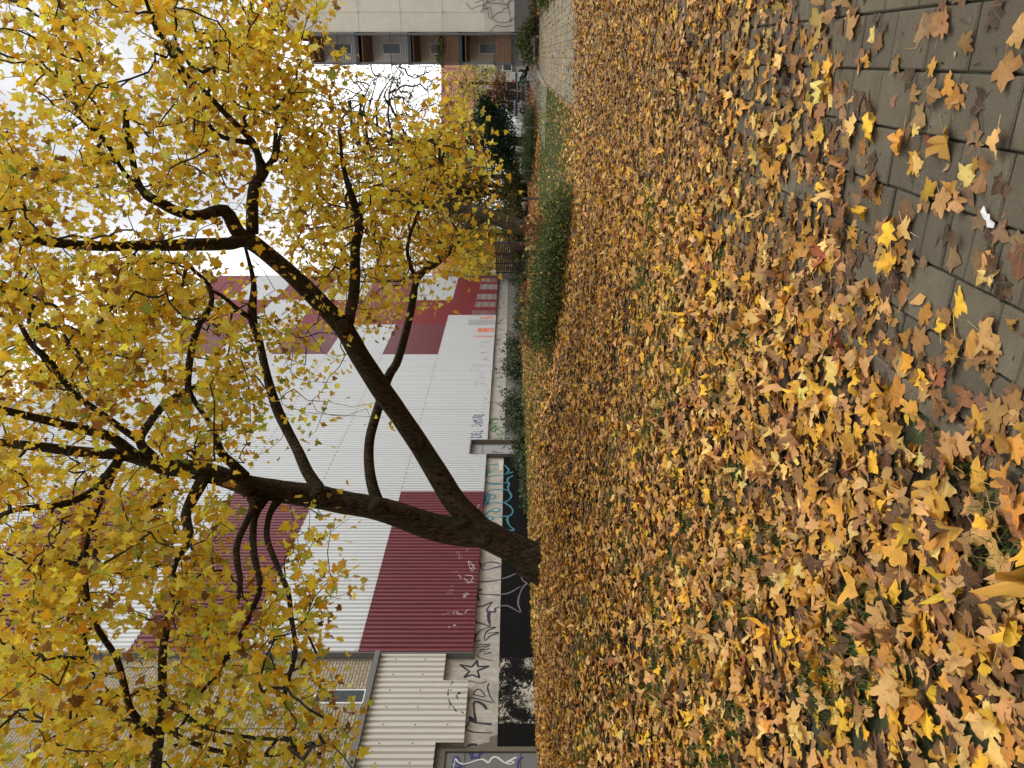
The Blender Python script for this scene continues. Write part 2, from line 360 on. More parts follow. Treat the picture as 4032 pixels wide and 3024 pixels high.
for i in range(len(aa) - 1):
    for j in range(w_ - 1):
        if -3.03 < pa[j] < 0.05 and -6.1 < aa[i] < 46: me.polygons[i * (w_ - 1) + j].material_index = 1
ground = link('ground', me, None); tag(ground, 'leaf strewn lawn rising gently from the paved path to the wall', kind='structure')

# ------------------------------------------------------------------ paved path: slabs and kerb stones
path = bpy.data.objects.new('path', None); COL.objects.link(path); ORI[path] = np.zeros(3)
tag(path, 'grey path of rectangular concrete slabs running away to the right', kind='structure')
def slab_geo(mb, a0, a1, p0, p1, z, tilt, g, ch=0.006):
    mb.col = tuple(np.array((0.112, 0.094, 0.062)) * g)
    q = []
    for (zz, ins) in ((-0.05, 0), (z - ch, 0), (z, ch)):
        for (a, p) in ((a0 + ins, p0 + ins), (a1 - ins, p0 + ins), (a1 - ins, p1 - ins), (a0 + ins, p1 - ins)):
            X, Y = from_ap(a, p); q.append((X, Y, zz + (0 if zz < -0.04 else tilt[0] * (a - a0) + tilt[1] * (p - p0))))
    fs = [(8, 9, 10, 11)]
    for l in (0, 4):
        for k in range(4): fs.append((l + k, l + (k + 1) % 4, l + 4 + (k + 1) % 4, l + 4 + k))
    mb.add(q, [f[::-1] for f in fs])
slabs = []
for r_ in range(14):
    p1 = -0.005 - r_ * 0.2135; p0 = p1 - 0.2055
    a = -2.0 + random.uniform(0, 0.3)
    while a < 44.5:
        L = random.choice((0.145, 0.145, 0.20, 0.275, 0.275, 0.34)) if a < 16 else random.choice((0.275, 0.34, 0.41))
        X, Y = from_ap(a + L / 2, (p0 + p1) / 2)
        slabs.append((a, a + L, p0, p1, X, Y)); a += L + 0.007
def in_frame(X, Y, z=0.0, m=1.03):
    return Y > 0.5 and abs(X / Y) < 0.4993 * m and abs(z - HC) / Y < 0.666 * m
near = sorted([s for s in slabs if in_frame(s[4], s[5])], key=lambda s: s[5])[:290]
near_set = set(id(s) for s in near)
rest = MB()
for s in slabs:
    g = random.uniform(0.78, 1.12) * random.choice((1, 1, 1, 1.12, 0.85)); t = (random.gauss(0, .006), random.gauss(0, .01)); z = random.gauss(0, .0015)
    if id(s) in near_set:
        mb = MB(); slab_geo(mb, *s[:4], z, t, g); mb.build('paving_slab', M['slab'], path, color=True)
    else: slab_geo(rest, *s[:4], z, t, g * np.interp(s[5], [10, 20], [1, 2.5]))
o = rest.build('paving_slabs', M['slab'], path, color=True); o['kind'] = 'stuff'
a = -2.0; i = 0
kerb = MB()
while a < 34:
    mb = MB() if 0 < a < 9 else kerb
    slab_geo(mb, a, a + 0.99, 0.005, 0.075, random.uniform(0.006, 0.016), (random.gauss(0, .004), 0), random.uniform(.95, 1.15), 0.008)
    if mb is not kerb: mb.build('kerb_stone', M['slab'], path, color=True)
    a += 1.0
o = kerb.build('kerb_stones', M['slab'], path, color=True); o['kind'] = 'stuff'
# pale side path far away, past the end of the slabs
sp = MB(); sp.col = (0.34, 0.33, 0.31)
cl = [ground_at(2150, 470), ground_at(2128, 400), ground_at(2108, 340), ground_at(2092, 295), ground_at(2078, 255), ground_at(2070, 215)]
cl = spline(np.array(cl), 1.5)
tn = np.gradient(cl, axis=0); tn /= np.linalg.norm(tn, axis=1)[:, None]
for i in range(len(cl) - 1):
    q = []
    for k in (i, i + 1):
        nn = np.array((-tn[k][1], tn[k][0], 0)) * 1.3
        for sg in (-1, 1):
            w = cl[k] + sg * nn; q.append((w[0], w[1], float(tz(w[0], w[1])) + 0.03))
    sp.add([q[0], q[1], q[3], q[2]], [(0, 1, 2, 3)])
o = sp.build('side_path', M['slab'], color=True); tag(o, 'pale side path curving off behind the corner of the house', kind='structure')

# ------------------------------------------------------------------ the long hall on the left
W0 = np.array((-6.76, 21.25)); WD = np.array((math.sin(R(21.7)), math.cos(R(21.7)))); WN = np.array((WD[1], -WD[0]))
def W(s, z, off=0.0):
    q = W0 + s * WD + off * WN; return (q[0], q[1], z)
def wall_px(x, y):
    q = (1512 - y) / F; s = (q * W0[1] - W0[0]) / (WD[0] - WD[1] * q); d = W0[1] + WD[1] * s
    return s, HC + (2016 - x) / F * d
def wbox(mb, s0, s1, z0, z1, o0, o1):
    return mb.hexa([W(s0, z0, o0), W(s0, z0, o1), W(s1, z0, o1), W(s1, z0, o0), W(s0, z1, o0), W(s0, z1, o1), W(s1, z1, o1), W(s1, z1, o0)])
PITCH = 0.18; CB = 0.12
def prof(s):                             # depth of the trapezoid sheet at s
    f = (s / PITCH) % 1.0
    if f < 0.42: return 0.05
    if f < 0.56: return 0.05 * (1 - (f - 0.42) / 0.14)
    if f < 0.86: return 0.0
    return 0.05 * (f - 0.86) / 0.14
def sheet(s0, s1, z0, z1, base, mat, name, parent):
    xs = {s0, s1}
    k = math.floor(s0 / PITCH)
    while k * PITCH < s1:
        for f in (0.0, 0.42, 0.56, 0.86):
            t = (k + f) * PITCH
            if s0 < t < s1: xs.add(t)
        k += 1
    xs = sorted(xs); vs = []; fs = []
    for t in xs:
        pr = prof(t + 1e-6)
        vs += [W(t, z0, base + pr), W(t, z1, base + pr), W(t, z0, base + pr - 0.004), W(t, z1, base + pr - 0.004)]
    for i in range(len(xs) - 1):
        a_, b_ = i * 4, i * 4 + 4
        fs += [(a_, b_, b_ + 1, a_ + 1), (a_ + 2, a_ + 3, b_ + 3, b_ + 2), (a_, a_ + 2, b_ + 2, b_), (a_ + 1, b_ + 1, b_ + 3, a_ + 3)]
    fs += [(0, 1, 3, 2), tuple(len(vs) - 4 + k for k in (0, 2, 3, 1))]
    mb = MB(); mb.add(vs, fs); return mb.build(name, mat, parent)

hall = thing('hall_building', 'long windowless hall clad in white and dark red corrugated sheets', 'building', W(15, 0.3))
SL, SR, ZB, ZT = -1.15, 39.9, 2.52, 24.2
DS0, DS1 = 10.28, 11.6                   # door recess
mb = MB(); wbox(mb, SL + 0.02, SR - 0.02, 3.3, ZT - 0.1, -22, 0.05); wbox(mb, SL + 0.02, SR - .02, .1, 3.298, -22, -.31); mb.build('wall', M['concrete'], hall)
cols_w = [(SL, 7.3), (7.3, 14.75), (14.75, 22.2), (22.2, 27.7), (27.7, 33.2), (33.2, SR)]
for r_ in range(8):
    z0 = ZB + 3.02 * r_; z1 = min(z0 + 3.05, ZT)
    if z1 - z0 < 0.2: continue
    for ci, (a, b) in enumerate(cols_w):
        ev = r_ % 2 == 0
        red = (ev and ci == 0) or (ev and ci == 5) or (ev and ci == 4 and r_ in (0,)) or (not ev and ci in (3, 4)) or (ev and r_ > 0 and ci == 4 and r_ == 2)
        mat = M['white_sheet'] if not red else (M['red_sheet'] if ci in (0, 3) else M['red_bright'])
        if ci == 4 and r_ == 0: 
            sheet(a, 29.7, z0, z1, CB, M['white_sheet'], 'cladding_panel', hall); a = 29.7
        if ci == 1 and r_ == 0:          # notch round the door
            sheet(a + .002, DS0, z0, z1, CB, mat, 'cladding_panel', hall); sheet(DS0, DS1, 3.22, z1, CB, mat, 'cladding_panel', hall); a = DS1
        sheet(a + 0.002, b - 0.002, z0, z1, CB + 0.007 * r_, mat, 'cladding_panel', hall)
mb = MB(); wbox(mb, SL - 0.03, SL, ZB - 0.02, ZT, -0.05, CB + .075); mb.build('corner_flashing', M['grey_metal'], hall)
mb = MB(); wbox(mb, SR, SR + 0.04, ZB - 0.02, ZT, -22, CB + .1); mb.build('corner_flashing', M['grey_metal'], hall)
mb = MB(); wbox(mb, SL, SR, ZT - 0.02, ZT + 0.18, -0.2, 0.26); mb.build('roof_edge', M['grey_metal'], hall)
ZP = 1.835
mb = MB(); wbox(mb, SL, DS0, ZP, ZB + 0.03, -0.3, 0.0); mb.build('concrete_band', M['concrete'], hall)
mb = MB(); wbox(mb, DS1, SR - 0.02, ZP - 0.02, ZB + 0.03, -0.3, 0.0); mb.build('concrete_band', M['concrete'], hall)
mb = MB(); wbox(mb, SL, DS0, 0.2, ZP, -0.3, 0.025); mb.build('black_plinth', M['black_paint'], hall)
mb = MB(); wbox(mb, DS1, SR - 0.02, 0.0, ZP - 0.02, -0.3, 0.012); mb.build('grey_plinth', M['grey_plinth'], hall)
mb = MB(); wbox(mb, DS1, SR - 0.02, ZP - 0.03, ZP - 0.005, 0.0, 0.03); mb.build('ledge', M['concrete'], hall)
for a_, b_ in ((SL, DS0), (DS1, SR - .02)):
    mb = MB(); wbox(mb, a_, b_, ZB + 0.06, ZB + 0.08, -0.1, CB - .005); mb.build('drip_edge', M['frame_brown'], hall)
for a_, b_ in ((SL, DS0), (DS1, SR - .02)):
    mb = MB(); wbox(mb, a_, b_, ZB + .04, 3.29, -.3, -.004); mb.build('backing_wall', M['concrete'], hall)
mb = MB(); wbox(mb, DS1 - .03, DS1 - .001, 0.3, 3.2, -.3, CB + .055); mb.build('reveal', M['frame_brown'], hall)
mb = MB(); wbox(mb, DS0 + .001, DS0 + .03, 0.3, 3.2, -.3, CB + .055); mb.build('reveal', M['frame_brown'], hall)
mb = MB(); wbox(mb, DS0 + .03, DS1 - .03, 3.17, 3.2, -.3, CB + .055); mb.build('lintel', M['frame_brown'], hall)
mb = MB(); wbox(mb, DS0 + 0.03, DS1 - 0.03, 0.5, 3.168, -.30, -.03); door = mb.build('door', M['door_grey'], hall); door['label'] = 'narrow grey steel door covered in small tags'
mb = MB(); wbox(mb, DS0 + 0.12, DS0 + 0.15, 1.75, 1.92, -.03, .01); mb.build('handle', M['dark_metal'], door)
mb = MB(); wbox(mb, DS0 + .032, DS1 - .032, 2.70, 2.72, -.03, -.023); mb.build('rail', M['dark_metal'], door)

# lower wing with the brick storeys above, left of the hall
wing = thing('brick_building', 'pale yellow brick building with cream corrugated cladding at its foot', 'building', W(-6, 0.6))
mb = MB(); wbox(mb, -16, SL - 0.04, 0.2, 26, -16, -0.08); mb.build('wall', M['concrete'], wing)
def brick_wall(s0, s1, z0, z1, off):
    vs = [W(s0, z0, off), W(s1, z0, off), W(s1, z1, off), W(s0, z1, off)]
    mb = MB(); mb.add(vs, [(0, 3, 2, 1)]); o = mb.build('brick_wall', M['brick'], wing)
    at = o.data.attributes.new('lco', 'FLOAT_VECTOR', 'POINT')
    at.data.foreach_set('vector', [s0, z0, 0, s1, z0, 0, s1, z1, 0, s0, z1, 0])
    if o.data.polygons[0].normal.dot(Vector((WN[0], WN[1], 0))) < 0: o.data.flip_normals()
brick_wall(-16, SL - 0.035, 4.9, 26, 0.0)
ZE = 4.93
for (a, b, z0) in ((-2.14, SL - 0.03, 3.22), (-4.07, -2.142, 2.59), (-9, -4.072, 3.23)):
    sheet(a, b, z0, ZE, CB, M['cream_sheet'], 'cladding_panel', wing)
mb = MB(); wbox(mb, -12, SL - 0.04, ZE, ZE + 0.13, 0.0, 0.28); mb.build('roof_edge', M['grey_metal'], wing)
mb = MB(); wbox(mb, -4.05, SL - 0.005, ZP, ZE - 0.1, -0.3, -0.002); mb.build('concrete_band', M['concrete'], wing)
mb = MB(); wbox(mb, -3.38, SL - 0.002, 0.2, ZP, -0.3, 0.02); o = mb.build('plinth', M['peeled'], wing); o['label'] = 'black plinth with paint peeling off in pale flakes'
mb = MB(); wbox(mb, -4.05, -3.40, 0.2, ZP - 0.004, -0.3, 0.03); mb.build('plinth', M['black_paint'], wing)
mb = MB(); wbox(mb, -4.2, -4.07, 0.3, 3.25, -0.2, 0.04); wbox(mb, -9, -4.2, 3.0, 3.25, -0.2, 0.04); mb.build('door_frame', M['frame_brown'], wing)
mb = MB()
wbox(mb, -5.6, -4.21, 0.7, 2.99, -0.1, 0.0); gd = mb.build('door', M['grey_metal'], wing)
for z_ in (1.30, 2.55):
    mb = MB(); wbox(mb, -5.61, -4.205, z_, z_ + .02, -0.02, 0.006); mb.build('seam', M['dark_metal'], gd)
mb = MB(); wbox(mb, -9, -5.62, 0.4, 3.0, -0.2, -0.01); mb.build('concrete_band', M['concrete'], wing)
for (x0, x1, y0, y1) in ((1235, 1440, 2716, 2772), (330, 470, 2985, 3060), (205, 300, 2690, 2740)):
    s1, zb = wall_px(x1, (y0 + y1) / 2); _, zt = wall_px(x0, (y0 + y1) / 2); sa = wall_px(x1, y1)[0]; sb = wall_px(x1, y0)[0]
    mb = MB(); wbox(mb, sa, sb, zb, zt, -0.05, 0.02); fr = mb.build('window', M['white_plastic'], wing)
    mb = MB(); wbox(mb, sa + .05, sb - .05, zb + .06, zt - .06, 0.0, 0.03); mb.build('pane', M['glass'], fr)
    mb = MB(); wbox(mb, sa - .06, sb + .06, zb - .06, zb - .01, 0.0, 0.09); mb.build('sill', M['white_plastic'], fr)
sj = wall_px(300, 2871)[0]
mb = MB(); wbox(mb, sj, sj + 0.03, 5.2, 26, -0.02, 0.012); mb.build('joint', M['frame_brown'], wing)
sc_ = MB()
for rz in (3.0, 3.75, 4.5):
    k = -22
    for k in range(-50, -6, 3):
        s_ = (k + 0.2) * PITCH
        if s_ < -9 or s_ > SL - .05 or (rz < 3.3 and (s_ > -2.2 or s_ < -4.0)): continue
        wbox(sc_, s_ - .013, s_ + .013, rz - .013, rz + .013, CB + .04, CB + .063)
sc_.build('screw_heads', M['dark_metal'], wing)['kind'] = 'stuff'

fx = MB()
for r_ in range(1, 8):
    z_ = ZB + 3.02 * r_
    for k in range(int(SL / PITCH) + 2, int(SR / PITCH) - 1, 2):
        s_ = (k + .21) * PITCH; o_ = CB + .05 + .007 * (r_ - 1)
        wbox(fx, s_ - .022, s_ + .022, z_ - .03, z_ - .002, o_ - .01, o_ + .012)
fx.build('sheet_fixings', M['frame_brown'], hall)['kind'] = 'stuff'

# graffiti: flat paint strokes lying on the wall surfaces
def surf_off(s, z):
    if s > SL:
        if DS0 < s < DS1 and z < 3.2: return -.026
        if z > ZB - 0.01: return CB + prof(s) + 0.007 * int((z - ZB) / 3.02) + 0.003
        if z > ZP: return 0.004
        return 0.029 if s < DS0 else 0.034
    zb_ = 3.22 if s > -2.14 else (2.59 if s > -4.07 else 3.23)
    if z > zb_: return CB + prof(s) + 0.003
    if s < -4.2: return 0.010
    if z > ZP: return 0.003
    return 0.034
def strokes(lines, width, mat, parent, org, sc, name='graffiti'):
    mb = MB()
    for ln in lines:
        q = np.array([wall_px(org[0] + x * sc, org[1] + y * sc) for x, y in ln])
        ribbon(mb, spline(np.c_[q, np.zeros(len(q))], 0.06)[:, :2] if len(q) > 2 else q, width)
    o = mb.build(name, mat, parent); o['kind'] = 'stuff'; return o
def ribbon(mb, q, width):
    d = np.r_[0, np.cumsum(np.linalg.norm(np.diff(q, axis=0), axis=1))]
    n = max(2, int(d[-1] / 0.022)); t = np.linspace(0, d[-1], n)
    q = np.c_[np.interp(t, d, q[:, 0]), np.interp(t, d, q[:, 1])]
    tg = np.gradient(q, axis=0); tg /= np.maximum(np.linalg.norm(tg, axis=1), 1e-9)[:, None]
    nr = np.c_[-tg[:, 1], tg[:, 0]]
    ww = 1.25 * width * (0.5 + 0.12 * np.sin(t * 7))[:, None]
    m_ = max(1, int(width / 0.03))
    b = len(mb.v); vs = []
    for k in range(m_ + 1):
        e = q + nr * ww * (2 * k / m_ - 1)
        vs.append([W(s, z, surf_off(s, z)) for s, z in e])
    allv = [v for row in vs for v in row]
    mb.add(allv, [(k * n + i, (k + 1) * n + i, (k + 1) * n + i + 1, k * n + i + 1) for k in range(m_) for i in range(n - 1)])
r5, r6, r7, r8, sc3 = (1600, 1200), (1600, 1650), (1600, 2100), (1600, 2500), 0.3165
strokes([[(1000, 580), (1100, 565), (1200, 575), (1250, 610), (1275, 650), (1245, 680)], [(1000, 725), (1100, 705), (1250, 690), (1330, 665)],
         [(1330, 710), (1265, 745), (1245, 795), (1100, 815), (990, 785), (1080, 800), (1200, 805), (1285, 795)],
         [(1280, 800), (1265, 870), (1280, 910), (1240, 890), (1130, 875), (1040, 890), (985, 935)],
         [(1280, 910), (1305, 960), (1290, 1000), (1215, 1045), (1100, 1040), (1040, 1055), (965, 1085)],
         [(1215, 1045), (1290, 1095), (1325, 1150), (1310, 1190), (1270, 1215), (1100, 1220), (1010, 1215), (1025, 1250), (1065, 1255), (1080, 1215)],
         [(1270, 1215), (1255, 1260), (1280, 1330), (1335, 1390), (1200, 1385), (1060, 1355)],
         [(960, 1210), (1030, 1150), (1100, 1110), (1160, 1115), (1165, 1140), (1110, 1155), (1050, 1145)],
         [(985, 640), (1030, 645), (1045, 660), (1010, 672), (990, 660)], [(1000, 672), (1000, 700), (1000, 715)],
         [(1040, 950), (1090, 945), (1110, 965), (1090, 990), (1050, 990)],
         [(965, 1040), (1010, 960), (1040, 1000), (980, 1060), (1030, 1040), (970, 980), (1035, 930), (1010, 1060)]], 0.05, M['ink_teal'], hall, r6, sc3)
strokes([[(1170, 380), (1080, 358), (990, 365), (960, 400), (980, 410)], [(905, 395), (930, 370), (945, 455), (1060, 440), (1185, 405)],
         [(880, 605), (1000, 600), (1100, 590), (1180, 575)], [(880, 720), (940, 705), (880, 690)], [(910, 840), (885, 780), (890, 755), (1000, 760), (1165, 770)],
         [(880, 915), (960, 905), (1065, 855), (1020, 920), (1005, 970), (1110, 975), (1100, 940), (1155, 915)],
         [(1015, 975), (1020, 1080), (1040, 1160), (960, 1130), (845, 1100)], [(1040, 970), (1030, 1060), (1045, 1120)]], 0.045, M['ink_purple'], hall, r7, sc3)
strokes([[(1190, 575), (1280, 545), (1400, 495)], [(1180, 768), (1280, 750), (1420, 670)], [(1165, 912), (1250, 910), (1320, 940), (1420, 990), (1390, 890), (1400, 800), (1450, 680), (1500, 630), (1450, 600), (1430, 530), (1445, 490)]], 0.035, M['ink_lilac'], hall, r7, sc3)
strokes([[(850, 1350), (870, 1270), (920, 1210), (1010, 1175), (1115, 1170), (1020, 1205), (975, 1270), (980, 1340), (1040, 1280), (1150, 1235), (1010, 1245)], [(860, 1350), (890, 1338), (920, 1330)]], 0.03, M['ink_ink'], hall, r7, sc3)
star1 = [(665, 370), (815, 400), (880, 320), (890, 395), (1030, 390), (885, 445), (910, 535), (820, 495), (715, 530), (785, 455), (665, 370)]
strokes([[star1[i], star1[i + 1]] for i in range(10)], 0.036, M['ink_ink'], wing, r8, sc3)
strokes([[(865, 125), (960, 120), (1045, 110)], [(870, 160), (1040, 130), (910, 190), (1050, 170), (900, 200), (1060, 220), (950, 240)], [(1080, 320), (1000, 310), (905, 280), (885, 240), (920, 225)]], 0.02, M['ink_ink'], hall, r8, sc3)
strokes([[(580, 635), (640, 590), (720, 565), (820, 580), (930, 600), (1000, 575)], [(1030, 600), (1010, 650), (1030, 730), (1070, 810), (1100, 850)], [(830, 740), (860, 690), (920, 680), (975, 770), (830, 740)],
         [(770, 820), (800, 780), (900, 800), (1000, 825), (1070, 840)], [(745, 1160), (765, 1110), (790, 1060)], [(740, 1170), (800, 1200), (900, 1215), (1070, 1220)], [(640, 850), (625, 820), (650, 780), (750, 765)]], 0.024, M['ink_ink'], wing, r8, sc3)
strokes([[(1000, 930), (960, 870), (880, 830), (840, 850), (845, 960), (860, 1060), (850, 1070), (790, 1020), (800, 1060), (850, 1090), (940, 1100), (1060, 1110)], [(745, 1410), (800, 1365), (880, 1370)]], 0.05, M['ink_ink'], wing, r8, sc3)
strokes([[(580, 635), (550, 690)], [(530, 735), (520, 780), (520, 820)], [(522, 850), (540, 900), (560, 930)], [(575, 950), (600, 980), (630, 1005)], [(660, 1017), (720, 1040)]], 0.022, M['ink_ink'], wing, r8, sc3)
star2 = [(780, 1480), (840, 1470), (860, 1420), (885, 1460), (955, 1465), (900, 1490), (915, 1540), (860, 1520), (800, 1540), (825, 1500), (780, 1480)]
strokes([[star2[i], star2[i + 1]] for i in range(10)] + [[(570, 1656), (595, 1530), (640, 1530), (660, 1590)], [(1380, 1656), (1400, 1560), (1450, 1520)], [(600, 1656), (690, 1640), (620, 1600)]], 0.03, M['ink_navy'], wing, r8, sc3)
strokes([[(580, 1656), (600, 1540), (660, 1600), (740, 1605), (860, 1570), (950, 1550), (1020, 1600)], [(1020, 1600), (1070, 1530), (1130, 1525), (1200, 1580), (1280, 1615), (1340, 1590), (1320, 1575), (1240, 1590), (1370, 1525)]], 0.03, M['ink_chalk'], wing, r8, sc3)
strokes([[(1040, 1420), (1150, 1430), (1100, 1410), (1040, 1480), (1130, 1470)], [(1050, 1560), (1110, 1500), (1100, 1580), (1050, 1560)], [(1215, 1530), (1130, 1540), (1210, 1600), (1120, 1620)]], 0.06, M['ink_green'], hall, r5, sc3)
strokes([[(1020, 1720 - 1422), (1080, 260), (1190, 235), (1120, 300)], [(1215, 250), (1290, 235)]], 0.06, M['ink_green'], hall, r6, sc3)
# lettering on the white sheets
FONT = {'D': [[(0, 0), (0, 1), (.6, .85), (.75, .5), (.6, .12), (0, 0)]], 'E': [[(.65, 1), (0, 1)], [(0, 1), (0, 0)], [(0, 0), (.65, 0)], [(0, .5), (.5, .5)]], 'L': [[(0, 1), (0, 0)], [(0, 0), (.6, 0)]],
        'U': [[(0, 1), (0, .3), (.3, 0), (.6, .3), (.6, 1)]], 'S': [[(.65, .9), (.3, 1), (0, .8), (.3, .52), (.65, .3), (.35, 0), (0, .12)]], 'T': [[(0, 1), (.8, 1)], [(.4, 1), (.4, 0)]],
        'P': [[(0, 0), (0, 1), (.5, .95), (.6, .7), (.4, .5), (0, .5)]], 'O': [[(.3, 0), (0, .4), (.2, 1), (.55, .9), (.65, .4), (.3, 0)]], 'A': [[(0, 0), (.35, 1), (.7, 0)], [(.15, .4), (.55, .4)]]}
def text(word, s0, s1, z0, z1, width, mat):
    mb = MB(); n = len(word); dw = (s1 - s0) / n
    for i, ch in enumerate(word):
        if ch == ' ': continue
        for ln in FONT[ch]:
            q = np.array([(s0 + (i + 0.85 * x) * dw, z0 + y * (z1 - z0) + 0.03 * math.sin(i * 2.1)) for x, y in ln])
            ribbon(mb, spline(np.c_[q, np.zeros(len(q))], 0.05)[:, :2] if len(q) > 2 else q, width)
    mb.build('graffiti', mat, hall)['kind'] = 'stuff'
sa, z0 = wall_px(1894, 1736); sb, z1 = wall_px(1862, 1640); z1 = wall_px(1862, 1700)[1]
text('DEL DUSTE', sa, sb, z0, z1, 0.06, M['ink_navy'])
sa, za = wall_px(1890, 1475); sb, zb_ = wall_px(1880, 1440)
text('POAT', sa, sb, za, za + .42, 0.03, M['ink_paleblue'])
rr = random.Random(5)
def scribble(s0, s1, z0, z1, n, w):
    out = []
    s = s0
    while s < s1:
        h = rr.uniform(.3, 1) * (z1 - z0); b = rr.uniform(z0, z1 - h); L = rr.uniform(.2, .7)
        q = np.array([(s + L * rr.random(), b + h * rr.random()) for _ in range(rr.randint(3, 6))])
        out.append(q); s += L + rr.uniform(.1, n)
    return out
def scr(mat, lst, w):
    mb = MB()
    for q in lst: ribbon(mb, spline(np.c_[q, np.zeros(len(q))], 0.08)[:, :2], w)
    mb.build('graffiti', mat, hall)['kind'] = 'stuff'
scr(M['ink_ink'], scribble(15.5, 39, ZP + .08, ZB - .08, .9, 0), 0.035)
scr(M['ink_grey'], scribble(14.2, 38, ZP - .8, ZP - .1, 1.0, 0), 0.04)
scr(M['ink_lime'], scribble(14, 17.5, ZB + .03, ZB + .35, .1, 0), 0.03)
scr(M['ink_grey'], scribble(17.5, 27, ZB + .05, ZB + .95, 1.0, 0), 0.03)
scr(M['ink_pink'], scribble(20.5, 23, ZB + .1, ZB + .6, .5, 0), 0.035)
scr(M['ink_paleblue'], scribble(8, 11.8, ZB + .15, ZB + 1.0, 1.2, 0), 0.025)
scr(M['ink_chalk'], scribble(-.2, 6.6, ZB + .08, ZB + .75, .5, 0), 0.018)
scr(M['ink_mauve'], scribble(0.2, 5.6, ZB + .25, ZB + 1.0, 1.2, 0), 0.016)
scr(M['ink_ink'], scribble(DS0 + .15, DS1 - .15, 1.2, 2.9, 0.0, 0), 0.02)
def patch(mat, lst):                     # rolled-on paint patches on the far sheets
    mb = MB()
    for s0, s1, z0, z1 in lst:
        n = 14; t = np.linspace(0, 1, n)
        for k in range(int((s1 - s0) / 0.09)):
            s = s0 + k * 0.09; h = z1 - rr.uniform(0, .14)
            ribbon(mb, np.array(((s, z0), (s, h))), 0.1)
    mb.build('graffiti', mat, hall)['kind'] = 'stuff'
patch(M['ink_grey'], [(36.2, 37.6, ZB + .04, ZB + 1.3), (33.5, 34.9, ZB + .04, ZB + 1.45), (31.6, 32.9, ZB + .04, ZB + 1.5), (29.6, 30.8, ZB + .04, ZB + 1.6), (27.6, 28.8, ZB + .04, ZB + 1.7), (38.2, 39.4, ZB + .1, ZB + 1.35)])
patch(M['ink_orange'], [(26.3, 27.1, ZB + .05, ZB + 1.1), (25.2, 25.6, ZB + .05, ZB + 1.25), (29.0, 29.4, ZB + .1, ZB + 1.0)])
mb = MB(); t_ = [(1150, 520), (1200, 508), (1220, 545), (1195, 590), (1205, 640), (1145, 640), (1160, 600), (1150, 570)]
q = [wall_px(1600 + x * sc3, 1650 + y * sc3) for x, y in t_]; mb.add([W(s, z, 0.006) for s, z in q], [tuple(range(len(q)))[::-1]])
o = mb.build('bare_patch', M['cream_low'], hall); o['label'] = 'torn patch where the paint has come off the concrete'
mb = MB(); q = [wall_px(1600 + x * sc3, 2500 + y * sc3) for x, y in [(880, 1370), (1040, 1330), (1035, 1270), (1150, 1245), (1150, 1425), (900, 1425)]]
mb.add([W(s, max(z, ZP + .005), 0.005) for s, z in q], [tuple(range(len(q)))[::-1]]); mb.build('bare_patch', M['frame_brown'], wing)

# ------------------------------------------------------------------ leaves: templates and batch builder
half = [(.0, .0), (.16, -.12), (.37, -.16), (.42, -.02), (.37, .10), (.58, .12), (.68, .36), (.50, .42), (.30, .46), (.31, .63), (.17, .70), (.09, .84), (0, .96)]
half_m = [(0, 0), (.37, -.15), (.36, .10), (.66, .33), (.31, .45), (.27, .66), (0, .96)]
half_s = [(0, -.05), (.45, .0), (.50, .42), (0, .95)]
def template(h):
    pts = h + [(-x, y) for x, y in h[-2:0:-1]]
    v = np.array([(0, .28)] + pts, float); n = len(pts)
    f = np.array([(0, 1 + (i + 1) % n, 1 + i) for i in range(n)][::1])[:, ::-1]
    return v, f
TPL = {'near': template(half), 'mid': template(half_m), 'small': template(half_s), 'oval': template([(0, -.12), (.12, -.05), (.24, .12), (.27, .34), (.20, .58), (.09, .78), (0, .92)])}
def leaf_batch(kind, posn, xax, yax, nax, size, colr, g, curl=0.5):
    """vertices for many leaves; rows of xax / yax / nax are the leaf's own axes"""
    tv, tf = TPL[kind]; n = len(posn); m = len(tv)
    x = tv[None, :, 0] * g.uniform(.82, 1.12, (n, 1)); y = tv[None, :, 1] - 0.3 + 0 * x
    curl = curl * np.clip(g.lognormal(-.2, .5, (n, 1)), .2, 1.9); k1 = g.normal(0, .35, (n, 1)) * curl; k2 = g.normal(0, .55, (n, 1)) * curl; k3 = g.normal(0, .7, (n, 1)) * curl
    z = k1 * np.abs(x) + k2 * (y ** 2 - .1) + k3 * x * y + g.normal(0, .055, (n, m)) * curl
    jit = 1 + g.normal(0, .07, (n, m))
    L = np.stack((x * jit, y * jit, z), -1) * size[:, None, None]
    V = posn[:, None, :] + L[..., 0:1] * xax[:, None, :] + L[..., 1:2] * yax[:, None, :] + L[..., 2:3] * nax[:, None, :]
    c = colr[:, None, :] * g.normal(1, .10, (n, m, 1)) ; c[:, 0, :] *= 1.08
    rnd = g.uniform(0, 50, (n, 1))
    lco = np.stack((tv[None, :, 0] + 0 * rnd, tv[None, :, 1] + 0 * rnd, rnd + np.zeros((n, m))), -1)
    Fc = (tf[None] + (np.arange(n) * m)[:, None, None])
    return V.reshape(-1, 3), Fc.reshape(-1, 3), np.clip(c, .004, 1).reshape(-1, 3), lco.reshape(-1, 3)
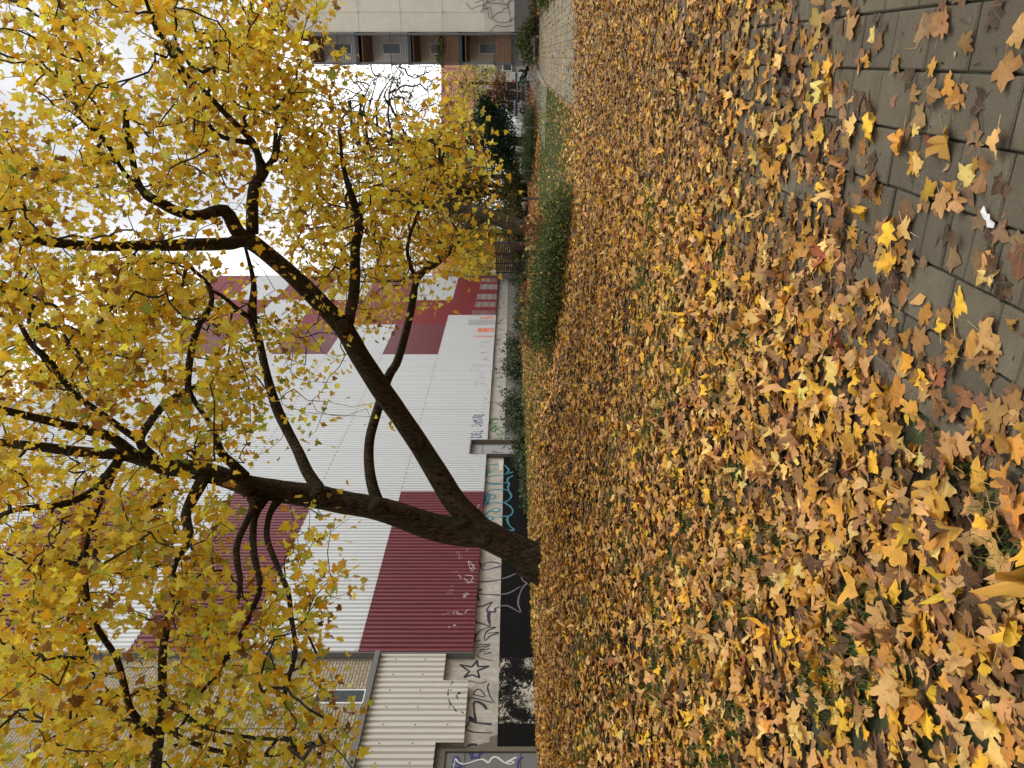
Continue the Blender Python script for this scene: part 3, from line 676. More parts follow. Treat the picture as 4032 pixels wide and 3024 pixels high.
def tri_mesh(name, V, Fc, C=None, lco=None):
    me = bpy.data.meshes.new(name); nv, nf = len(V), len(Fc)
    me.vertices.add(nv); me.vertices.foreach_set('co', np.ascontiguousarray(V, np.float32).ravel())
    me.loops.add(nf * 3); me.loops.foreach_set('vertex_index', np.ascontiguousarray(Fc, np.int32).ravel())
    me.polygons.add(nf); me.polygons.foreach_set('loop_start', np.arange(0, nf * 3, 3, dtype=np.int32))
    me.update(calc_edges=True)
    if C is not None:
        at = me.color_attributes.new('Col', 'FLOAT_COLOR', 'POINT'); at.data.foreach_set('color', np.c_[C, np.ones(len(C))].astype(np.float32).ravel())
    if lco is not None:
        at = me.attributes.new('lco', 'FLOAT_VECTOR', 'POINT'); at.data.foreach_set('vector', np.ascontiguousarray(lco, np.float32).ravel())
    return me
def axes_from(yv, nv):
    y = yv / np.linalg.norm(yv, axis=1)[:, None]
    n = nv - y * (nv * y).sum(1)[:, None]; n /= np.maximum(np.linalg.norm(n, axis=1), 1e-6)[:, None]
    return np.cross(y, n), y, n
def pick(g, pal, n):
    w = np.array([q[0] for q in pal], float); w /= w.sum()
    i = g.choice(len(pal), n, p=w); c = np.array([q[1] for q in pal])[i]
    return c * g.normal(1, .12, (n, 1)) * g.normal(1, .05, (n, 3)), i

# ------------------------------------------------------------------ fallen leaves
PAL_G = [(10, (.72, .41, .035)), (11, (.72, .47, .15)), (25, (.55, .27, .045)), (25, (.52, .285, .100)), (20, (.28, .135, .052)), (10, (.080, .044, .024)), (1.2, (.32, .09, .045)), (.7, (.58, .47, .12))]
PNAME = ['golden yellow', 'pale straw yellow', 'ochre', 'tan', 'brown', 'nearly black', 'rust red', 'greenish yellow']
def sample_ground(g, n, y0, y1, margin=0.6):
    Y = np.sqrt(g.uniform(y0 ** 2, y1 ** 2, n)); X = g.uniform(-margin, margin, n) * Y; return X, Y
def carpet(X, Y, z, g):                   # chance that a leaf stays here
    p = perp(X, Y); a = along(X, Y)
    d = np.ones(len(X))
    n = .5 + .5 * np.sin(X * 2.3 + 1.3 * np.sin(Y * 1.1)) * np.sin(Y * 1.9 + X * .6)
    d *= np.where(p > 0, .70 + .30 * n, 1)
    onp = (p <= 0.05)
    dens = np.interp(Y, [1.5, 3.0, 4.2, 6, 9, 15.5, 18.0, 19.0, 60], [.13, .15, .26, .5, .85, .82, .45, .025, .015])
    dens = dens * np.clip(1.15 - .28 * (-p) * np.interp(Y, [2, 6], [1.0, 0.25]), .35, 1.2) + np.where(Y < 5, .7 * np.exp(p / .25), 0) 
    d = np.where(onp, np.clip(dens, 0, 1) * (.55 + .9 * n * np.interp(Y, [2, 6], [1, .4]) + np.interp(Y, [2, 6], [0, .35])), d)
    # thinner towards the far lawn, bare grass strip beside the kerb
    d = np.where(~onp, d * np.interp(Y, [0, 15, 20, 26, 30, 60], [1, 1, .85, .45, .28, .14]), d)
    d = np.where((p > 0.1) & (p < 5) & (Y > 17), d * np.interp(Y, [17, 23, 60], [.8, .22, .12]), d)
    d = np.where((p > 5.5) & (Y > 30) & (X > 0), .8, d)
    d = np.where((perp(X, Y) < -3.02), .12, d)
    s = (X - W0[0]) * WN[0] + (Y - W0[1]) * WN[1]
    return np.where(s > 0.05, d, 0)
bands = [('near', 1.5, 6.5, 400), ('mid', 6.5, 13.5, 380), ('small', 13.5, 42, 230), ('under', 1.5, 13.0, 170), ('oval', 1.5, 9.0, 26)]
singles = []
gid = 0
for kind, y0, y1, dens in bands:
    g = np.random.default_rng(100 + gid); gid += 1
    area = 0.6 * (y1 ** 2 - y0 ** 2); n = int(area * dens)
    X, Y = sample_ground(g, n, y0, y1)
    zg = tz(X, Y); keep = g.random(n) < carpet(X, Y, zg, g)
    X, Y, zg = X[keep], Y[keep], zg[keep]; n = len(X)
    onp = perp(X, Y) <= 0.05
    kn = 'mid' if kind == 'under' else kind
    lift = np.where(onp, g.exponential(.006, n) + .004, g.uniform(.006, .05, n))
    size = np.clip(g.normal(.077, .021, n), .032, .13) * (1.12 if kind == 'small' else 1)
    th = g.uniform(0, 2 * math.pi, n); tilt = np.abs(g.normal(0, np.where(onp, .12, .31), n)); ph = g.uniform(0, 2 * math.pi, n)
    nv = np.stack((np.sin(tilt) * np.cos(ph), np.sin(tilt) * np.sin(ph), np.cos(tilt)), -1)
    yv = np.stack((np.cos(th), np.sin(th), 0 * th), -1); ax = axes_from(yv, nv)
    c, ci = pick(g, PAL_G, n)
    wet = onp & (g.random(n) < .45); c[wet] *= .55
    if kind == 'under':
        c = pick(g, [(4, (.14, .075, .04)), (3, (.20, .115, .06)), (3, (.055, .035, .024)), (1, (.30, .18, .08))], n)[0]; lift = np.where(onp, .003, .004 + .01 * g.random(n)); tilt = tilt * .3
        nv = np.stack((np.sin(tilt) * np.cos(ph), np.sin(tilt) * np.sin(ph), np.cos(tilt)), -1); ax = axes_from(yv, nv)
    pz = np.stack((X, Y, np.where(onp, 0.0, zg) + lift + np.sin(tilt) * size * .35), -1)
    idx = np.arange(n)
    if kind == 'near':
        vis = np.array([in_frame(x, y, z, .985) for x, y, z in pz])
        score = np.where(vis, size / np.maximum(Y, .1) * (1 + .9 * onp) * np.where(g.random(n) < .5, 1.0, .6) + lift * .5, -1)
        sel = np.argsort(-score)[:300]; m_ = np.ones(n, bool); m_[sel] = False
        singles = (pz[sel], [q[sel] for q in ax], size[sel], c[sel], ci[sel], onp[sel], wet[sel]); idx = idx[m_]
    V, Fc, C, lc = leaf_batch(kn, pz[idx], ax[0][idx], ax[1][idx], ax[2][idx], size[idx], c[idx], g, (1.05 if kind == 'near' else .85) if kind != 'under' else .25)
    o = link('fallen_leaves', tri_mesh('fallen_leaves', V, Fc, C, lc), M['leaf_ground'])
    tag(o, {'near': 'loose carpet of yellow and brown maple leaves in the foreground', 'mid': 'carpet of fallen maple leaves in the middle of the lawn', 'small': 'carpet of fallen leaves around the tree and along the wall', 'under': 'dark brown rotting leaves lying under the leaf carpet', 'oval': 'narrow oval leaves scattered among the maple leaves'}[kind], 'fallen leaves', kind='stuff')
g = np.random.default_rng(55)
PAPER = ground_at(2146 * K, 468 * K, 1.2, 6)
pz, ax, size, c, ci, onp, wet = singles
for i in range(len(pz)):
    V, Fc, C, lc = leaf_batch('near', np.zeros((1, 3)), ax[0][i:i + 1], ax[1][i:i + 1], ax[2][i:i + 1], size[i:i + 1], c[i:i + 1], g, .6)
    # leaf stalk
    b = -.28 * ax[1][i] * size[i]; e = b - ax[1][i] * size[i] * g.uniform(.4, .8) + ax[0][i] * size[i] * g.normal(0, .25) ; e[2] = max(e[2], b[2] * .2)
    wv = ax[0][i] * .0011; nv = ax[2][i] * .0011
    st = np.array([b - wv, b + wv, b + 2 * nv, e - wv, e + wv, e + 2 * nv]); k = len(V)
    V = np.vstack([V, st]); Fc = np.vstack([Fc, np.array([(0, 1, 4), (0, 4, 3), (1, 2, 5), (1, 5, 4), (2, 0, 3), (2, 3, 5)]) + k])
    C = np.vstack([C, np.tile(np.clip(c[i] * .9 + .08, 0, 1), (6, 1))]); lc = np.vstack([lc, np.tile((3., 3., 3.), (6, 1))])
    me = tri_mesh('fallen_leaf', V, Fc, C, lc); o = link('fallen_leaf', me, M['leaf_ground'], None, pz[i])
    dist = pz[i][1]; pp_ = float(perp(pz[i][0], pz[i][1])); qx = pz[i][0] / dist; tl = ax[2][i][2]
    if onp[i]: where = 'by the paper scrap' if np.hypot(pz[i][0] - PAPER[0], pz[i][1] - PAPER[1]) < .35 else ('on slabs beside the kerb' if pp_ > -.35 else ('on slabs near the photo corner' if dist < 2.6 else 'on bare slabs'))
    else: where = 'just over the kerb' if pp_ < .3 else ('on the lawn at the photo edge' if qx < -.4 or dist < 2.4 else 'on the lawn')
    zone = 'nearest' if dist < 2.5 else ('close up' if dist < 3.0 else ('midway' if dist < 3.6 else 'farther off'))
    siz = 'large' if size[i] > .1 else ('small' if size[i] < .07 else 'medium')
    pose = 'flat' if tl > .97 else ('tilted' if tl > .85 else 'upturned')
    side = 'left' if qx < -.17 else ('right' if qx > .17 else 'centre')
    lab = f"{siz} {pose} {'wet ' if wet[i] else ''}{PNAME[ci[i]]} maple leaf {where}, {side}, {zone}"
    if len(lab.split()) > 16: lab = lab.replace(' ' + pose, '', 1)
    if len(lab.split()) > 16: lab = lab.replace(siz + ' ', '', 1)
    tag(o, lab, 'leaf', 'fallen maple leaves in the foreground')

# crumbs of broken leaves, stalks and seeds on the slabs
g = np.random.default_rng(77); n = 5200; Y = np.sqrt(g.uniform(1.8 ** 2, 9 ** 2, n)); X = g.uniform(-.1, .56, n) * Y; pq = perp(X, Y); kk = (pq < 0) & (pq > -3) & (g.random(n) < .45 + .55 * np.sin(X * 3 + Y * 4)); X, Y = X[kk], Y[kk]; n = len(X)
yv = np.stack((np.cos(g.uniform(0, 6.28, n)), np.sin(g.uniform(0, 6.28, n)), g.normal(0, .15, n)), -1); nv = np.stack((g.normal(0, .3, n), g.normal(0, .3, n), np.ones(n)), -1); axx = axes_from(yv, nv)
thin = (g.random(n) < .45)[:, None]; axx = (axx[0] * np.where(thin, .12, .7), axx[1] * np.where(thin, 2.2, 1.0), axx[2]); c, _ = pick(g, [(4, (.10, .06, .035)), (3, (.05, .035, .026)), (3, (.26, .16, .085)), (1, (.42, .31, .17))], n)
V, Fc, C, lc = leaf_batch('small', np.stack((X, Y, g.uniform(.004, .009, n)), -1), *axx, np.clip(g.exponential(.011, n) + .006, .006, .04), c, g, .4)
o = link('leaf_crumbs', tri_mesh('leaf_crumbs', V, Fc, C, lc), M['leaf_far']); tag(o, 'crumbs of broken leaves and stalks scattered over the slabs', 'leaf debris', kind='stuff')

# far leaf litter drifts beyond the lawn
g = np.random.default_rng(300)
n = 42000; X = g.uniform(4, 40, n); Y = g.uniform(36, 68, n); p = perp(X, Y); a = along(X, Y)
d2 = np.min(np.linalg.norm(np.stack((X, Y), -1)[:, None] - cl[None, ::2, :2], axis=2), axis=1)
keep = (d2 > 1.35) & (((a > 38) & (p < 14) & (g.random(n) < .55 + .4 * np.sin(X * .9))) | ((p > 1) & (g.random(n) < .35))) & (~((p < 0.1) & (a < 45)))
X, Y = X[keep], Y[keep]; n = len(X)
nv = np.stack((g.normal(0, .4, n), g.normal(0, .4, n), np.ones(n)), -1); yv = g.normal(0, 1, (n, 3)); yv[:, 2] *= .1
ax = axes_from(yv, nv); c, _ = pick(g, [(5, (.50, .22, .06)), (3, (.38, .16, .05)), (3, (.58, .30, .10)), (2, (.24, .11, .05))], n)
V, Fc, C, lc = leaf_batch('small', np.stack((X, Y, tz(X, Y) + g.uniform(.02, .09, n)), -1), *ax, g.uniform(.12, .2, n), c, g, .6)
o = link('fallen_leaves', tri_mesh('fallen_leaves', V, Fc, C, lc), M['leaf_far']); tag(o, 'rusty drift of fallen leaves beyond the far end of the path', 'fallen leaves', kind='stuff')

# ------------------------------------------------------------------ grass
def grass(n, y0, y1, h, w, test, g, lab, cols):
    X, Y = sample_ground(g, n, y0, y1); k = test(X, Y, g); X, Y = X[k], Y[k]; n = len(X); z = tz(X, Y)
    th = g.uniform(0, 6.28, n); hh = h * g.uniform(.5, 1.3, n); lean = g.normal(0, .45, (n, 2)) * hh[:, None]
    b = np.stack((X, Y, z - .005), -1); dx = np.stack((np.cos(th), np.sin(th), 0 * th), -1) * w
    mid = b + np.c_[lean * .35, hh * .6]; tip = b + np.c_[lean, hh]
    V = np.stack((b - dx, b + dx, mid + dx * .8, mid - dx * .8, tip), 1).reshape(-1, 3)
    k = (np.arange(n) * 5)[:, None, None]; Fc = (np.array([(0, 1, 2), (0, 2, 3), (3, 2, 4)])[None] + k).reshape(-1, 3)
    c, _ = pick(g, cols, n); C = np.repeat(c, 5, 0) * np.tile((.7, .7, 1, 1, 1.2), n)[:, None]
    o = link('grass', tri_mesh('grass', V, Fc, np.clip(C, .005, 1)), M['grass']); tag(o, lab, 'grass', kind='stuff')
GC = [(4, (.055, .115, .022)), (3, (.085, .15, .03)), (2, (.14, .17, .05)), (1, (.24, .21, .10))]
def t_near(X, Y, g):
    p = perp(X, Y); n = np.sin(X * 3.1 + 2 * np.sin(Y * 1.7)) * np.sin(Y * 2.7 + 1.5 * np.sin(X * 2.2)) + .5 * np.sin(X * 7 + Y * 5)
    return (p > .1) & (n > .25) & (g.random(len(X)) < .9)
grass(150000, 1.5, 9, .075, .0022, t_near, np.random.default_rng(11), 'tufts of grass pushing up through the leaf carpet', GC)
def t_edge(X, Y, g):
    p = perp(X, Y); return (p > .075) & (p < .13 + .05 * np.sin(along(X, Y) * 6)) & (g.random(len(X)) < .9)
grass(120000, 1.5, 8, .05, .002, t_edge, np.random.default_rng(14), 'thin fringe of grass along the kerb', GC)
def t_far(X, Y, g):
    p = perp(X, Y); s = (X - W0[0]) * WN[0] + (Y - W0[1]) * WN[1]
    return (s > .15) & (((p > .1) & (p < 6) & (Y > 16.5)) | ((Y > 17.5) & (p > 5) & (s < 9))) & (g.random(len(X)) < .8)
grass(170000, 16, 45, .10, .007, t_far, np.random.default_rng(12), 'mown grass strip beside the kerb and along the wall', [(4, (.085, .155, .025)), (3, (.12, .19, .035)), (1, (.2, .2, .07))])

# ------------------------------------------------------------------ trees
PAL_T = [(34, (.86, .58, .045)), (32, (.92, .69, .085)), (13, (.76, .45, .030)), (6, (.70, .60, .085)), (3, (.33, .39, .06)), (4, (.76, .36, .025)), (4, (.26, .13, .04)), (6, (.88, .72, .20))]
def grow(skel, skel_root, clus, g, klen=0.10):
    """join every leaf cluster to the branches: returns parent index per cluster and its tree"""
    nodes_ = np.vstack([skel, clus]); ns_ = len(skel); nc = len(clus)
    best = np.full(nc, 1e9); par = np.zeros(nc, int)
    for i in range(0, ns_, 400):
        dd = np.linalg.norm(clus[:, None] - skel[None, i:i + 400], axis=2); j = dd.argmin(1); v = dd[np.arange(nc), j]
        u = v < best; best[u] = v[u]; par[u] = j[u] + i
    plen = np.zeros(nc); done = np.zeros(nc, bool); root = np.zeros(nc, int); order = []
    cost = best.copy()
    for _ in range(nc):
        i = int(np.argmin(np.where(done, 1e9, cost))); done[i] = True; order.append(i)
        pi = par[i]; L = np.linalg.norm(nodes_[pi] - clus[i])
        plen[i] = L + (plen[pi - ns_] if pi >= ns_ else 0); root[i] = root[pi - ns_] if pi >= ns_ else skel_root[pi]
        dd = np.linalg.norm(clus - clus[i], axis=1) * (1.0 + klen * 0) + klen * plen[i]
        u = (~done) & (dd < cost); cost[u] = dd[u]; par[u] = ns_ + i
    cnt = np.ones(nc)
    for i in reversed(order):
        if par[i] >= ns_: cnt[par[i] - ns_] += cnt[i]
    return nodes_, par, root, cnt, ns_
def twig_mesh(nodes_, par, cnt, ns_, sel, g, r0=.0032, rmax=.03, pw=.42):
    mb = MB()
    for i in sel:
        a, b = nodes_[par[i]], nodes_[ns_ + i]; L = np.linalg.norm(b - a)
        ra = min(rmax, r0 * cnt[i] ** pw); m_ = (a + b) / 2 + g.normal(0, .09, 3) * L + np.array((0, 0, .05 * L))
        mb.tube([a, m_, b], [ra * 1.05, ra * .9, ra * .75], 4 if ra > .008 else 3, False)
    return mb
def hang_axes(n, g, droop=.55):
    yv = g.normal(0, .75, (n, 3)); yv[:, 2] -= droop
    nv = g.normal(0, 1, (n, 3)); nv[:, 2] = np.abs(nv[:, 2]) * .9
    return axes_from(yv, nv)

# traced from the photograph: (x, y, radius) in picture units of the 2212 px view, with the depth of each point
def limb(pts, scale=1.0):
    out = []
    for x, y, r, d in pts:
        w = PD(x, y, d); out.append((*w, r * (.90 if r > 14 else 1) / (F / K) * d * scale))
    return spline(np.array(out), .12)
D0 = 14.5
base = ground_at(1172 * K, 1215 * K)
BD = float(base[1])
off = BD - D0
T1 = {
 'trunk': [(1186, 1214, 52, 0), (1172, 1213, 46, 0), (1155, 1207, 39, 0), (1130, 1195, 36, 0), (1085, 1172, 35, 0), (1045, 1152, 36, 0), (1005, 1150, 34, 0), (940, 1138, 31, -.1), (880, 1119, 30, -.2), (800, 1096, 29, -.3), (740, 1085, 28, -.4), (680, 1072, 27, -.6), (600, 1060, 26, -.8), (540, 1048, 25, -1.0), (480, 1030, 24, -1.2), (420, 1015, 22, -1.4), (350, 1008, 18, -1.7), (280, 985, 15, -2.1), (187, 977, 12, -2.5), (80, 964, 10, -3.0), (-60, 950, 7, -3.4), (-200, 930, 4, -3.8)],
 'limbs': [
  [(1048, 1150, 26, 0), (1020, 1122, 28, .05), (985, 1085, 27, .1), (950, 1030, 26, .1), (900, 952, 25, .05), (860, 893, 24, 0), (820, 838, 24, -.1), (780, 772, 24, -.2), (745, 712, 24, -.3), (700, 662, 21, -.5), (640, 603, 20, -.8), (580, 552, 20, -1.0), (530, 517, 20, -1.2), (500, 526, 15, -1.4), (430, 528, 13, -1.8), (360, 530, 12, -2.2), (290, 530, 11, -2.7), (230, 532, 11, -3.1), (150, 528, 10, -3.6), (60, 515, 9, -4.1), (-60, 480, 6, -4.6), (-180, 450, 3, -5.0)]],
 'branches': [
  [(535, 520, 17, -1.2), (510, 497, 17, -1.3), (484, 455, 15, -1.5), (432, 466, 12, -1.9), (387, 458, 12, -2.2), (342, 435, 11, -2.6), (316, 421, 10, -2.9), (297, 390, 7, -3.3), (284, 335, 7, -3.8), (274, 274, 6, -4.3), (271, 239, 4, -4.6)],
  [(316, 421, 7, -2.9), (270, 374, 5, -3.4), (230, 310, 5, -4.0), (190, 270, 4, -4.6), (140, 230, 3, -5.2)],
  [(545, 505, 15, -1.1), (545, 470, 13, -1.2), (545, 440, 12, -1.4), (551, 400, 12, -1.7), (567, 371, 14, -1.9), (560, 345, 9, -2.2), (548, 310, 7, -2.6), (516, 274, 6, -3.2), (477, 235, 6, -3.9), (445, 200, 5, -4.5), (406, 164, 4, -5.1), (360, 90, 3, -5.8)],
  [(567, 371, 8, -1.9), (590, 340, 5, -2.3), (595, 290, 4, -2.8), (600, 240, 3, -3.3)],
  [(548, 310, 6, -2.6), (470, 290, 5, -3.3), (420, 210, 5, -4.0), (330, 40, 4, -5.4), (300, -60, 3, -6)],
  [(751, 705, 15, -.3), (758, 670, 13, -.5), (764, 640, 12, -.8), (767, 591, 11, -1.2), (768, 532, 10.5, -1.6), (776, 488, 11, -1.9), (765, 440, 9, -2.2), (755, 410, 7, -2.5), (740, 350, 4, -3.0), (735, 290, 3, -3.4)],
  [(818, 1090, 15, -.3), (805, 1050, 12, -.1), (797, 1000, 11, .15), (799, 950, 11, .35), (815, 890, 10.5, .5), (838, 815, 9.5, .55), (856, 785, 9, .4), (872, 735, 9, .1), (884, 688, 8.5, -.2), (891, 649, 8, -.5), (899, 610, 7, -.8), (915, 587, 6, -1.0), (946, 568, 5, -1.3), (977, 540, 4, -1.6), (1004, 505, 3, -1.9)],
  [(899, 610, 5, -.8), (880, 540, 4, -1.3), (900, 470, 4, -1.9), (930, 400, 3, -2.5), (960, 330, 2.5, -2.9)],
  [(692, 1062, 16, -.5), (665, 1022, 13, -.3), (645, 977, 12, -.1), (620, 930, 11, .1), (596, 877, 11, .2), (577, 812, 9.5, .2), (561, 741, 9, .1), (545, 683, 10, -.1), (548, 615, 6, -.5), (535, 554, 4, -.9), (520, 500, 3, -1.3)],
  [(545, 690, 6, -.1), (510, 665, 5, -.6), (480, 640, 4, -1.2), (440, 620, 3, -1.8)],
  [(529, 1030, 13, -1.1), (500, 1000, 10, -1.3), (477, 977, 9, -1.5), (458, 922, 6, -1.8), (416, 860, 6, -2.2), (406, 825, 8, -2.4), (413, 761, 8, -2.7), (429, 703, 7, -3.0), (455, 661, 6, -3.2), (451, 616, 5, -3.5), (409, 574, 4, -3.9), (403, 551, 3, -4.2)],
  [(330, 990, 14, -1.8), (303, 954, 10, -2.2), (322, 915, 9, -2.4), (358, 870, 8, -2.6), (400, 848, 8, -2.6), (422, 838, 7, -2.5)],
  [(300, 990, 13, -2.0), (238, 944, 11, -2.5), (155, 922, 10, -3.1), (48, 896, 9, -3.9), (-60, 870, 6, -4.5)],
  [(303, 954, 7, -2.2), (200, 880, 7, -2.8), (155, 845, 7, -3.4), (106, 780, 7, -4.0), (64, 738, 6, -4.5), (20, 650, 4, -5.2), (-40, 560, 3, -5.8)],
  [(545, 1075, 12, -1.1), (545, 1100, 8, -1.5), (513, 1172, 7.5, -2.2), (513, 1221, 7, -2.8), (519, 1253, 6, -3.2), (513, 1305, 4, -3.8)],
  [(570, 1080, 11, -1.0), (550, 1118, 8, -1.4), (548, 1188, 7.5, -2.1), (561, 1263, 7, -2.8), (545, 1317, 6, -3.4), (519, 1372, 5, -4.0), (487, 1424, 5, -4.6), (455, 1472, 4, -5.2), (406, 1524, 3, -5.8)],
  [(600, 1082, 10, -.9), (583, 1110, 7, -1.2), (577, 1163, 6.5, -1.8), (600, 1224, 6, -2.5), (622, 1279, 6, -3.1), (629, 1334, 5.5, -3.7), (638, 1404, 5, -4.4), (622, 1472, 5, -5.1), (609, 1524, 4, -5.6)],
  [(440, 1030, 14, -1.4), (405, 1100, 11, -2.0), (403, 1124, 11, -2.3), (409, 1166, 10, -2.7), (384, 1205, 7, -3.2), (371, 1250, 4, -3.7)],
  [(260, 990, 10, -2.2), (200, 1060, 8, -2.8), (130, 1090, 7, -3.4), (40, 1100, 6, -4.2), (-40, 1130, 4, -5)],
  [(260, 990, 8, -2.2), (210, 1100, 7, -3.0), (186, 1180, 6, -3.8), (150, 1240, 4, -4.6)],
 ]}
T2 = {  # neighbour whose trunk stands outside the picture
 'trunk': [], 'branches': [
  [(335, 1700, 13, -4.6), (338, 1655, 11, -4.7), (342, 1608, 11, -4.8), (348, 1543, 10, -4.9), (351, 1495, 9.5, -5.0), (351, 1414, 9, -5.1), (361, 1350, 8, -5.1), (371, 1285, 7, -5.1), (375, 1230, 4, -5.2)],
  [(340, 1600, 9, -4.8), (284, 1536, 8, -5.1), (268, 1479, 7.5, -5.3), (251, 1420, 7, -5.5), (216, 1366, 6.5, -5.7), (190, 1305, 6, -5.8), (184, 1205, 5, -5.9), (190, 1156, 4, -6.0)],
  [(350, 1500, 6, -5.0), (420, 1560, 5, -5.3), (520, 1590, 4, -5.6), (640, 1600, 3, -5.9)],
  [(345, 1570, 6, -4.9), (460, 1620, 5, -5.0), (600, 1630, 4, -5.2), (700, 1600, 3, -5.5)]]}
def world_pts(l): return limb([(x, y, r, BD + d) for x, y, r, d in l])
tree1 = thing('maple_tree', 'large maple with a dark forked trunk leaning over the lawn', 'tree', tuple(base))
skel, sroot = [], []
def add_limb(tree, l, name, tid, sides=14, wob=.06, seed=0, w=None):
    q = world_pts(l) if w is None else w
    mb = MB(); mb.tube(q[:, :3], q[:, 3], sides, True, wob, seed); mb.build(name, M['bark'], tree, smooth=True)
    st = q[:: 3, :3]; r_ = q[::3, 3]; k = r_ < .16
    skel.extend(st[k]); sroot.extend([tid] * int(k.sum()))
add_limb(tree1, T1['trunk'], 'trunk', 0, 40, .075, 1)
for i, l in enumerate(T1['limbs']): add_limb(tree1, l, 'limb', 0, 32, .07, 2 + i)
for i, l in enumerate(T1['branches']): add_limb(tree1, l, 'branch', 0, 10, .09, 20 + i)
g = np.random.default_rng(9)
mb = MB()                                  # root flare
for a_ in np.linspace(0, 6.28, 7)[:-1] + .4:
    e = base + np.array((math.cos(a_) * .62, math.sin(a_) * .62, -.12)); m_ = base + np.array((math.cos(a_) * .36, math.sin(a_) * .36, .07))
    mb.tube(spline(np.array([base + np.array((math.cos(a_) * .1, math.sin(a_) * .1, .45)), m_, e]), .08), np.linspace(.16, .05, len(spline(np.array([base + np.array((math.cos(a_) * .1, math.sin(a_) * .1, .45)), m_, e]), .08))), 8, False, .1, int(a_ * 10))
mb.build('root_flare', M['bark'], tree1, smooth=True)
for (x_, y_, d_, r_, sd) in ((1046, 1166, -.30, .15, 1), (1000, 1128, -.22, .12, 2), (690, 1066, -.85, .17, 3), (818, 1096, -.55, .16, 4), (745, 704, -.55, .14, 5), (900, 962, -.28, .10, 6), (1100, 1188, -.24, .11, 7), (530, 1052, -1.2, .15, 8)):
    c_ = PD(x_, y_, BD + d_); gk = np.random.default_rng(sd); q_ = np.array([c_ + np.array((gk.normal(0, .03), .10 - .05 * t, -.16 + .08 * t)) for t in range(5)])
    kb = MB(); kb.tube(q_, r_ * np.array((.25, .75, 1, .8, .2)), 14, True, .16, sd); kb.build('knot', M['bark'], tree1, smooth=True)
# neighbour tree: trunk left of the frame
tb = np.array((-8.3, BD - 4.0, 0)); tb[2] = float(tz(tb[0], tb[1]))
tree2 = thing('maple_tree', 'neighbouring maple of which only overhanging left hand branches show', 'tree', tuple(tb))
j0 = world_pts(T2['branches'][0])[0]
w = spline(np.array([(*tb - np.array((0, 0, .1)), .34), (tb[0], tb[1], tb[2] + 1.2, .27), (tb[0] + .1, tb[1], tb[2] + 3.0, .25), (tb[0] + .2, tb[1] + .1, j0[2] - .6, .22), (tb[0] + .3, tb[1] + .2, j0[2] + 1.5, .16), (tb[0] + .2, tb[1] + .3, j0[2] + 4, .08)]), .2)
mb = MB(); mb.tube(w[:, :3], w[:, 3], 16, True, .05, 77); mb.build('trunk', M['bark'], tree2, smooth=True)
w = spline(np.array([(tb[0] + .2, tb[1] + .1, j0[2] - .6, .12), ((tb[0] + j0[0]) / 2, (tb[1] + j0[1]) / 2, j0[2] - .05, .085), tuple(j0)]), .15)
add_limb(tree2, None, 'branch', 1, 10, .08, 78, w)
for i, l in enumerate(T2['branches']): add_limb(tree2, l, 'branch', 1, 10, .08, 60 + i)

# how dense the foliage stands, read off the photograph in cells of 56 picture units (rows: right to left of the place)
DENS = """3 4 8 7 6 8 8 3 3 7 6 5 4 0 0 0 0 0 0 0
4 6 5 6 1 1 7 6 9 9 9 5 2 0 0 0 0 0 0 0
1 7 7 5 1 3 6 7 8 8 9 6 3 1 0 0 0 0 0 0
0 4 7 8 6 2 8 7 7 6 8 8 5 2 0 0 0 1 0 0
4 2 6 7 7 5 7 9 8 9 7 7 6 4 2 1 4 5 1 0
8 1 5 7 7 3 6 8 7 7 4 7 8 3 2 5 8 8 4 0
9 6 7 6 6 7 7 7 5 4 5 8 8 5 3 8 7 5 3 4
9 8 5 6 6 6 6 7 4 5 4 8 7 4 6 6 5 3 2 1
8 8 4 2 3 3 6 5 3 3 3 7 6 5 6 5 5 4 1 0
6 6 5 3 4 5 3 4 1 0 3 6 6 6 7 7 8 7 2 0
3 7 7 8 9 9 8 7 2 1 1 3 6 6 6 6 6 4 1 0
8 8 6 7 9 9 9 7 6 1 2 5 4 4 5 3 2 0 0 0
7 7 8 8 9 8 7 8 6 5 4 5 3 2 2 0 0 0 0 0
7 6 9 9 8 7 3 6 6 6 5 3 1 1 0 0 0 0 0 0
5 7 9 8 8 6 6 7 7 6 3 2 1 0 0 0 0 0 0 0
6 4 7 8 7 5 7 7 8 6 3 1 1 0 1 0 0 0 0 0
7 4 4 7 7 5 7 7 7 6 1 2 1 0 1 0 0 0 0 0
7 4 4 5 5 7 8 6 6 3 0 0 0 0 0 0 0 0 0 0
8 6 4 6 5 5 8 5 2 0 0 0 0 0 0 0 0 0 0 0
7 6 6 7 7 7 7 5 4 1 0 3 4 1 0 0 0 0 0 0
5 6 8 8 8 9 7 6 6 3 1 2 2 0 0 0 0 0 0 0
6 9 9 8 8 9 8 6 4 2 2 4 4 0 0 0 0 0 0 0
5 9 9 7 6 5 8 8 6 4 4 6 5 2 0 0 0 0 0 0
5 8 8 7 4 4 8 8 8 6 6 7 3 0 0 0 0 0 0 0
6 8 8 7 2 1 5 8 8 7 7 6 2 0 0 0 0 0 0 0
8 9 8 5 2 3 4 7 8 7 6 5 4 0 0 0 0 0 0 0
8 7 6 7 5 4 6 6 7 6 6 6 6 0 0 0 0 0 0 0
4 5 8 8 7 6 6 7 7 6 6 6 6 2 0 0 0 0 0 0
0 4 7 8 7 7 6 7 6 6 6 6 6 3 0 0 0 0 0 0
0 6 7 7 7 7 5 6 7 6 5 5 5 3 0 0 0 0 0 0"""
DM = np.array([[int(v) for v in r_.split()] for r_ in DENS.split('\n')], float)
g = np.random.default_rng(21)
clus, cl_n = [], []
CS = 56.0
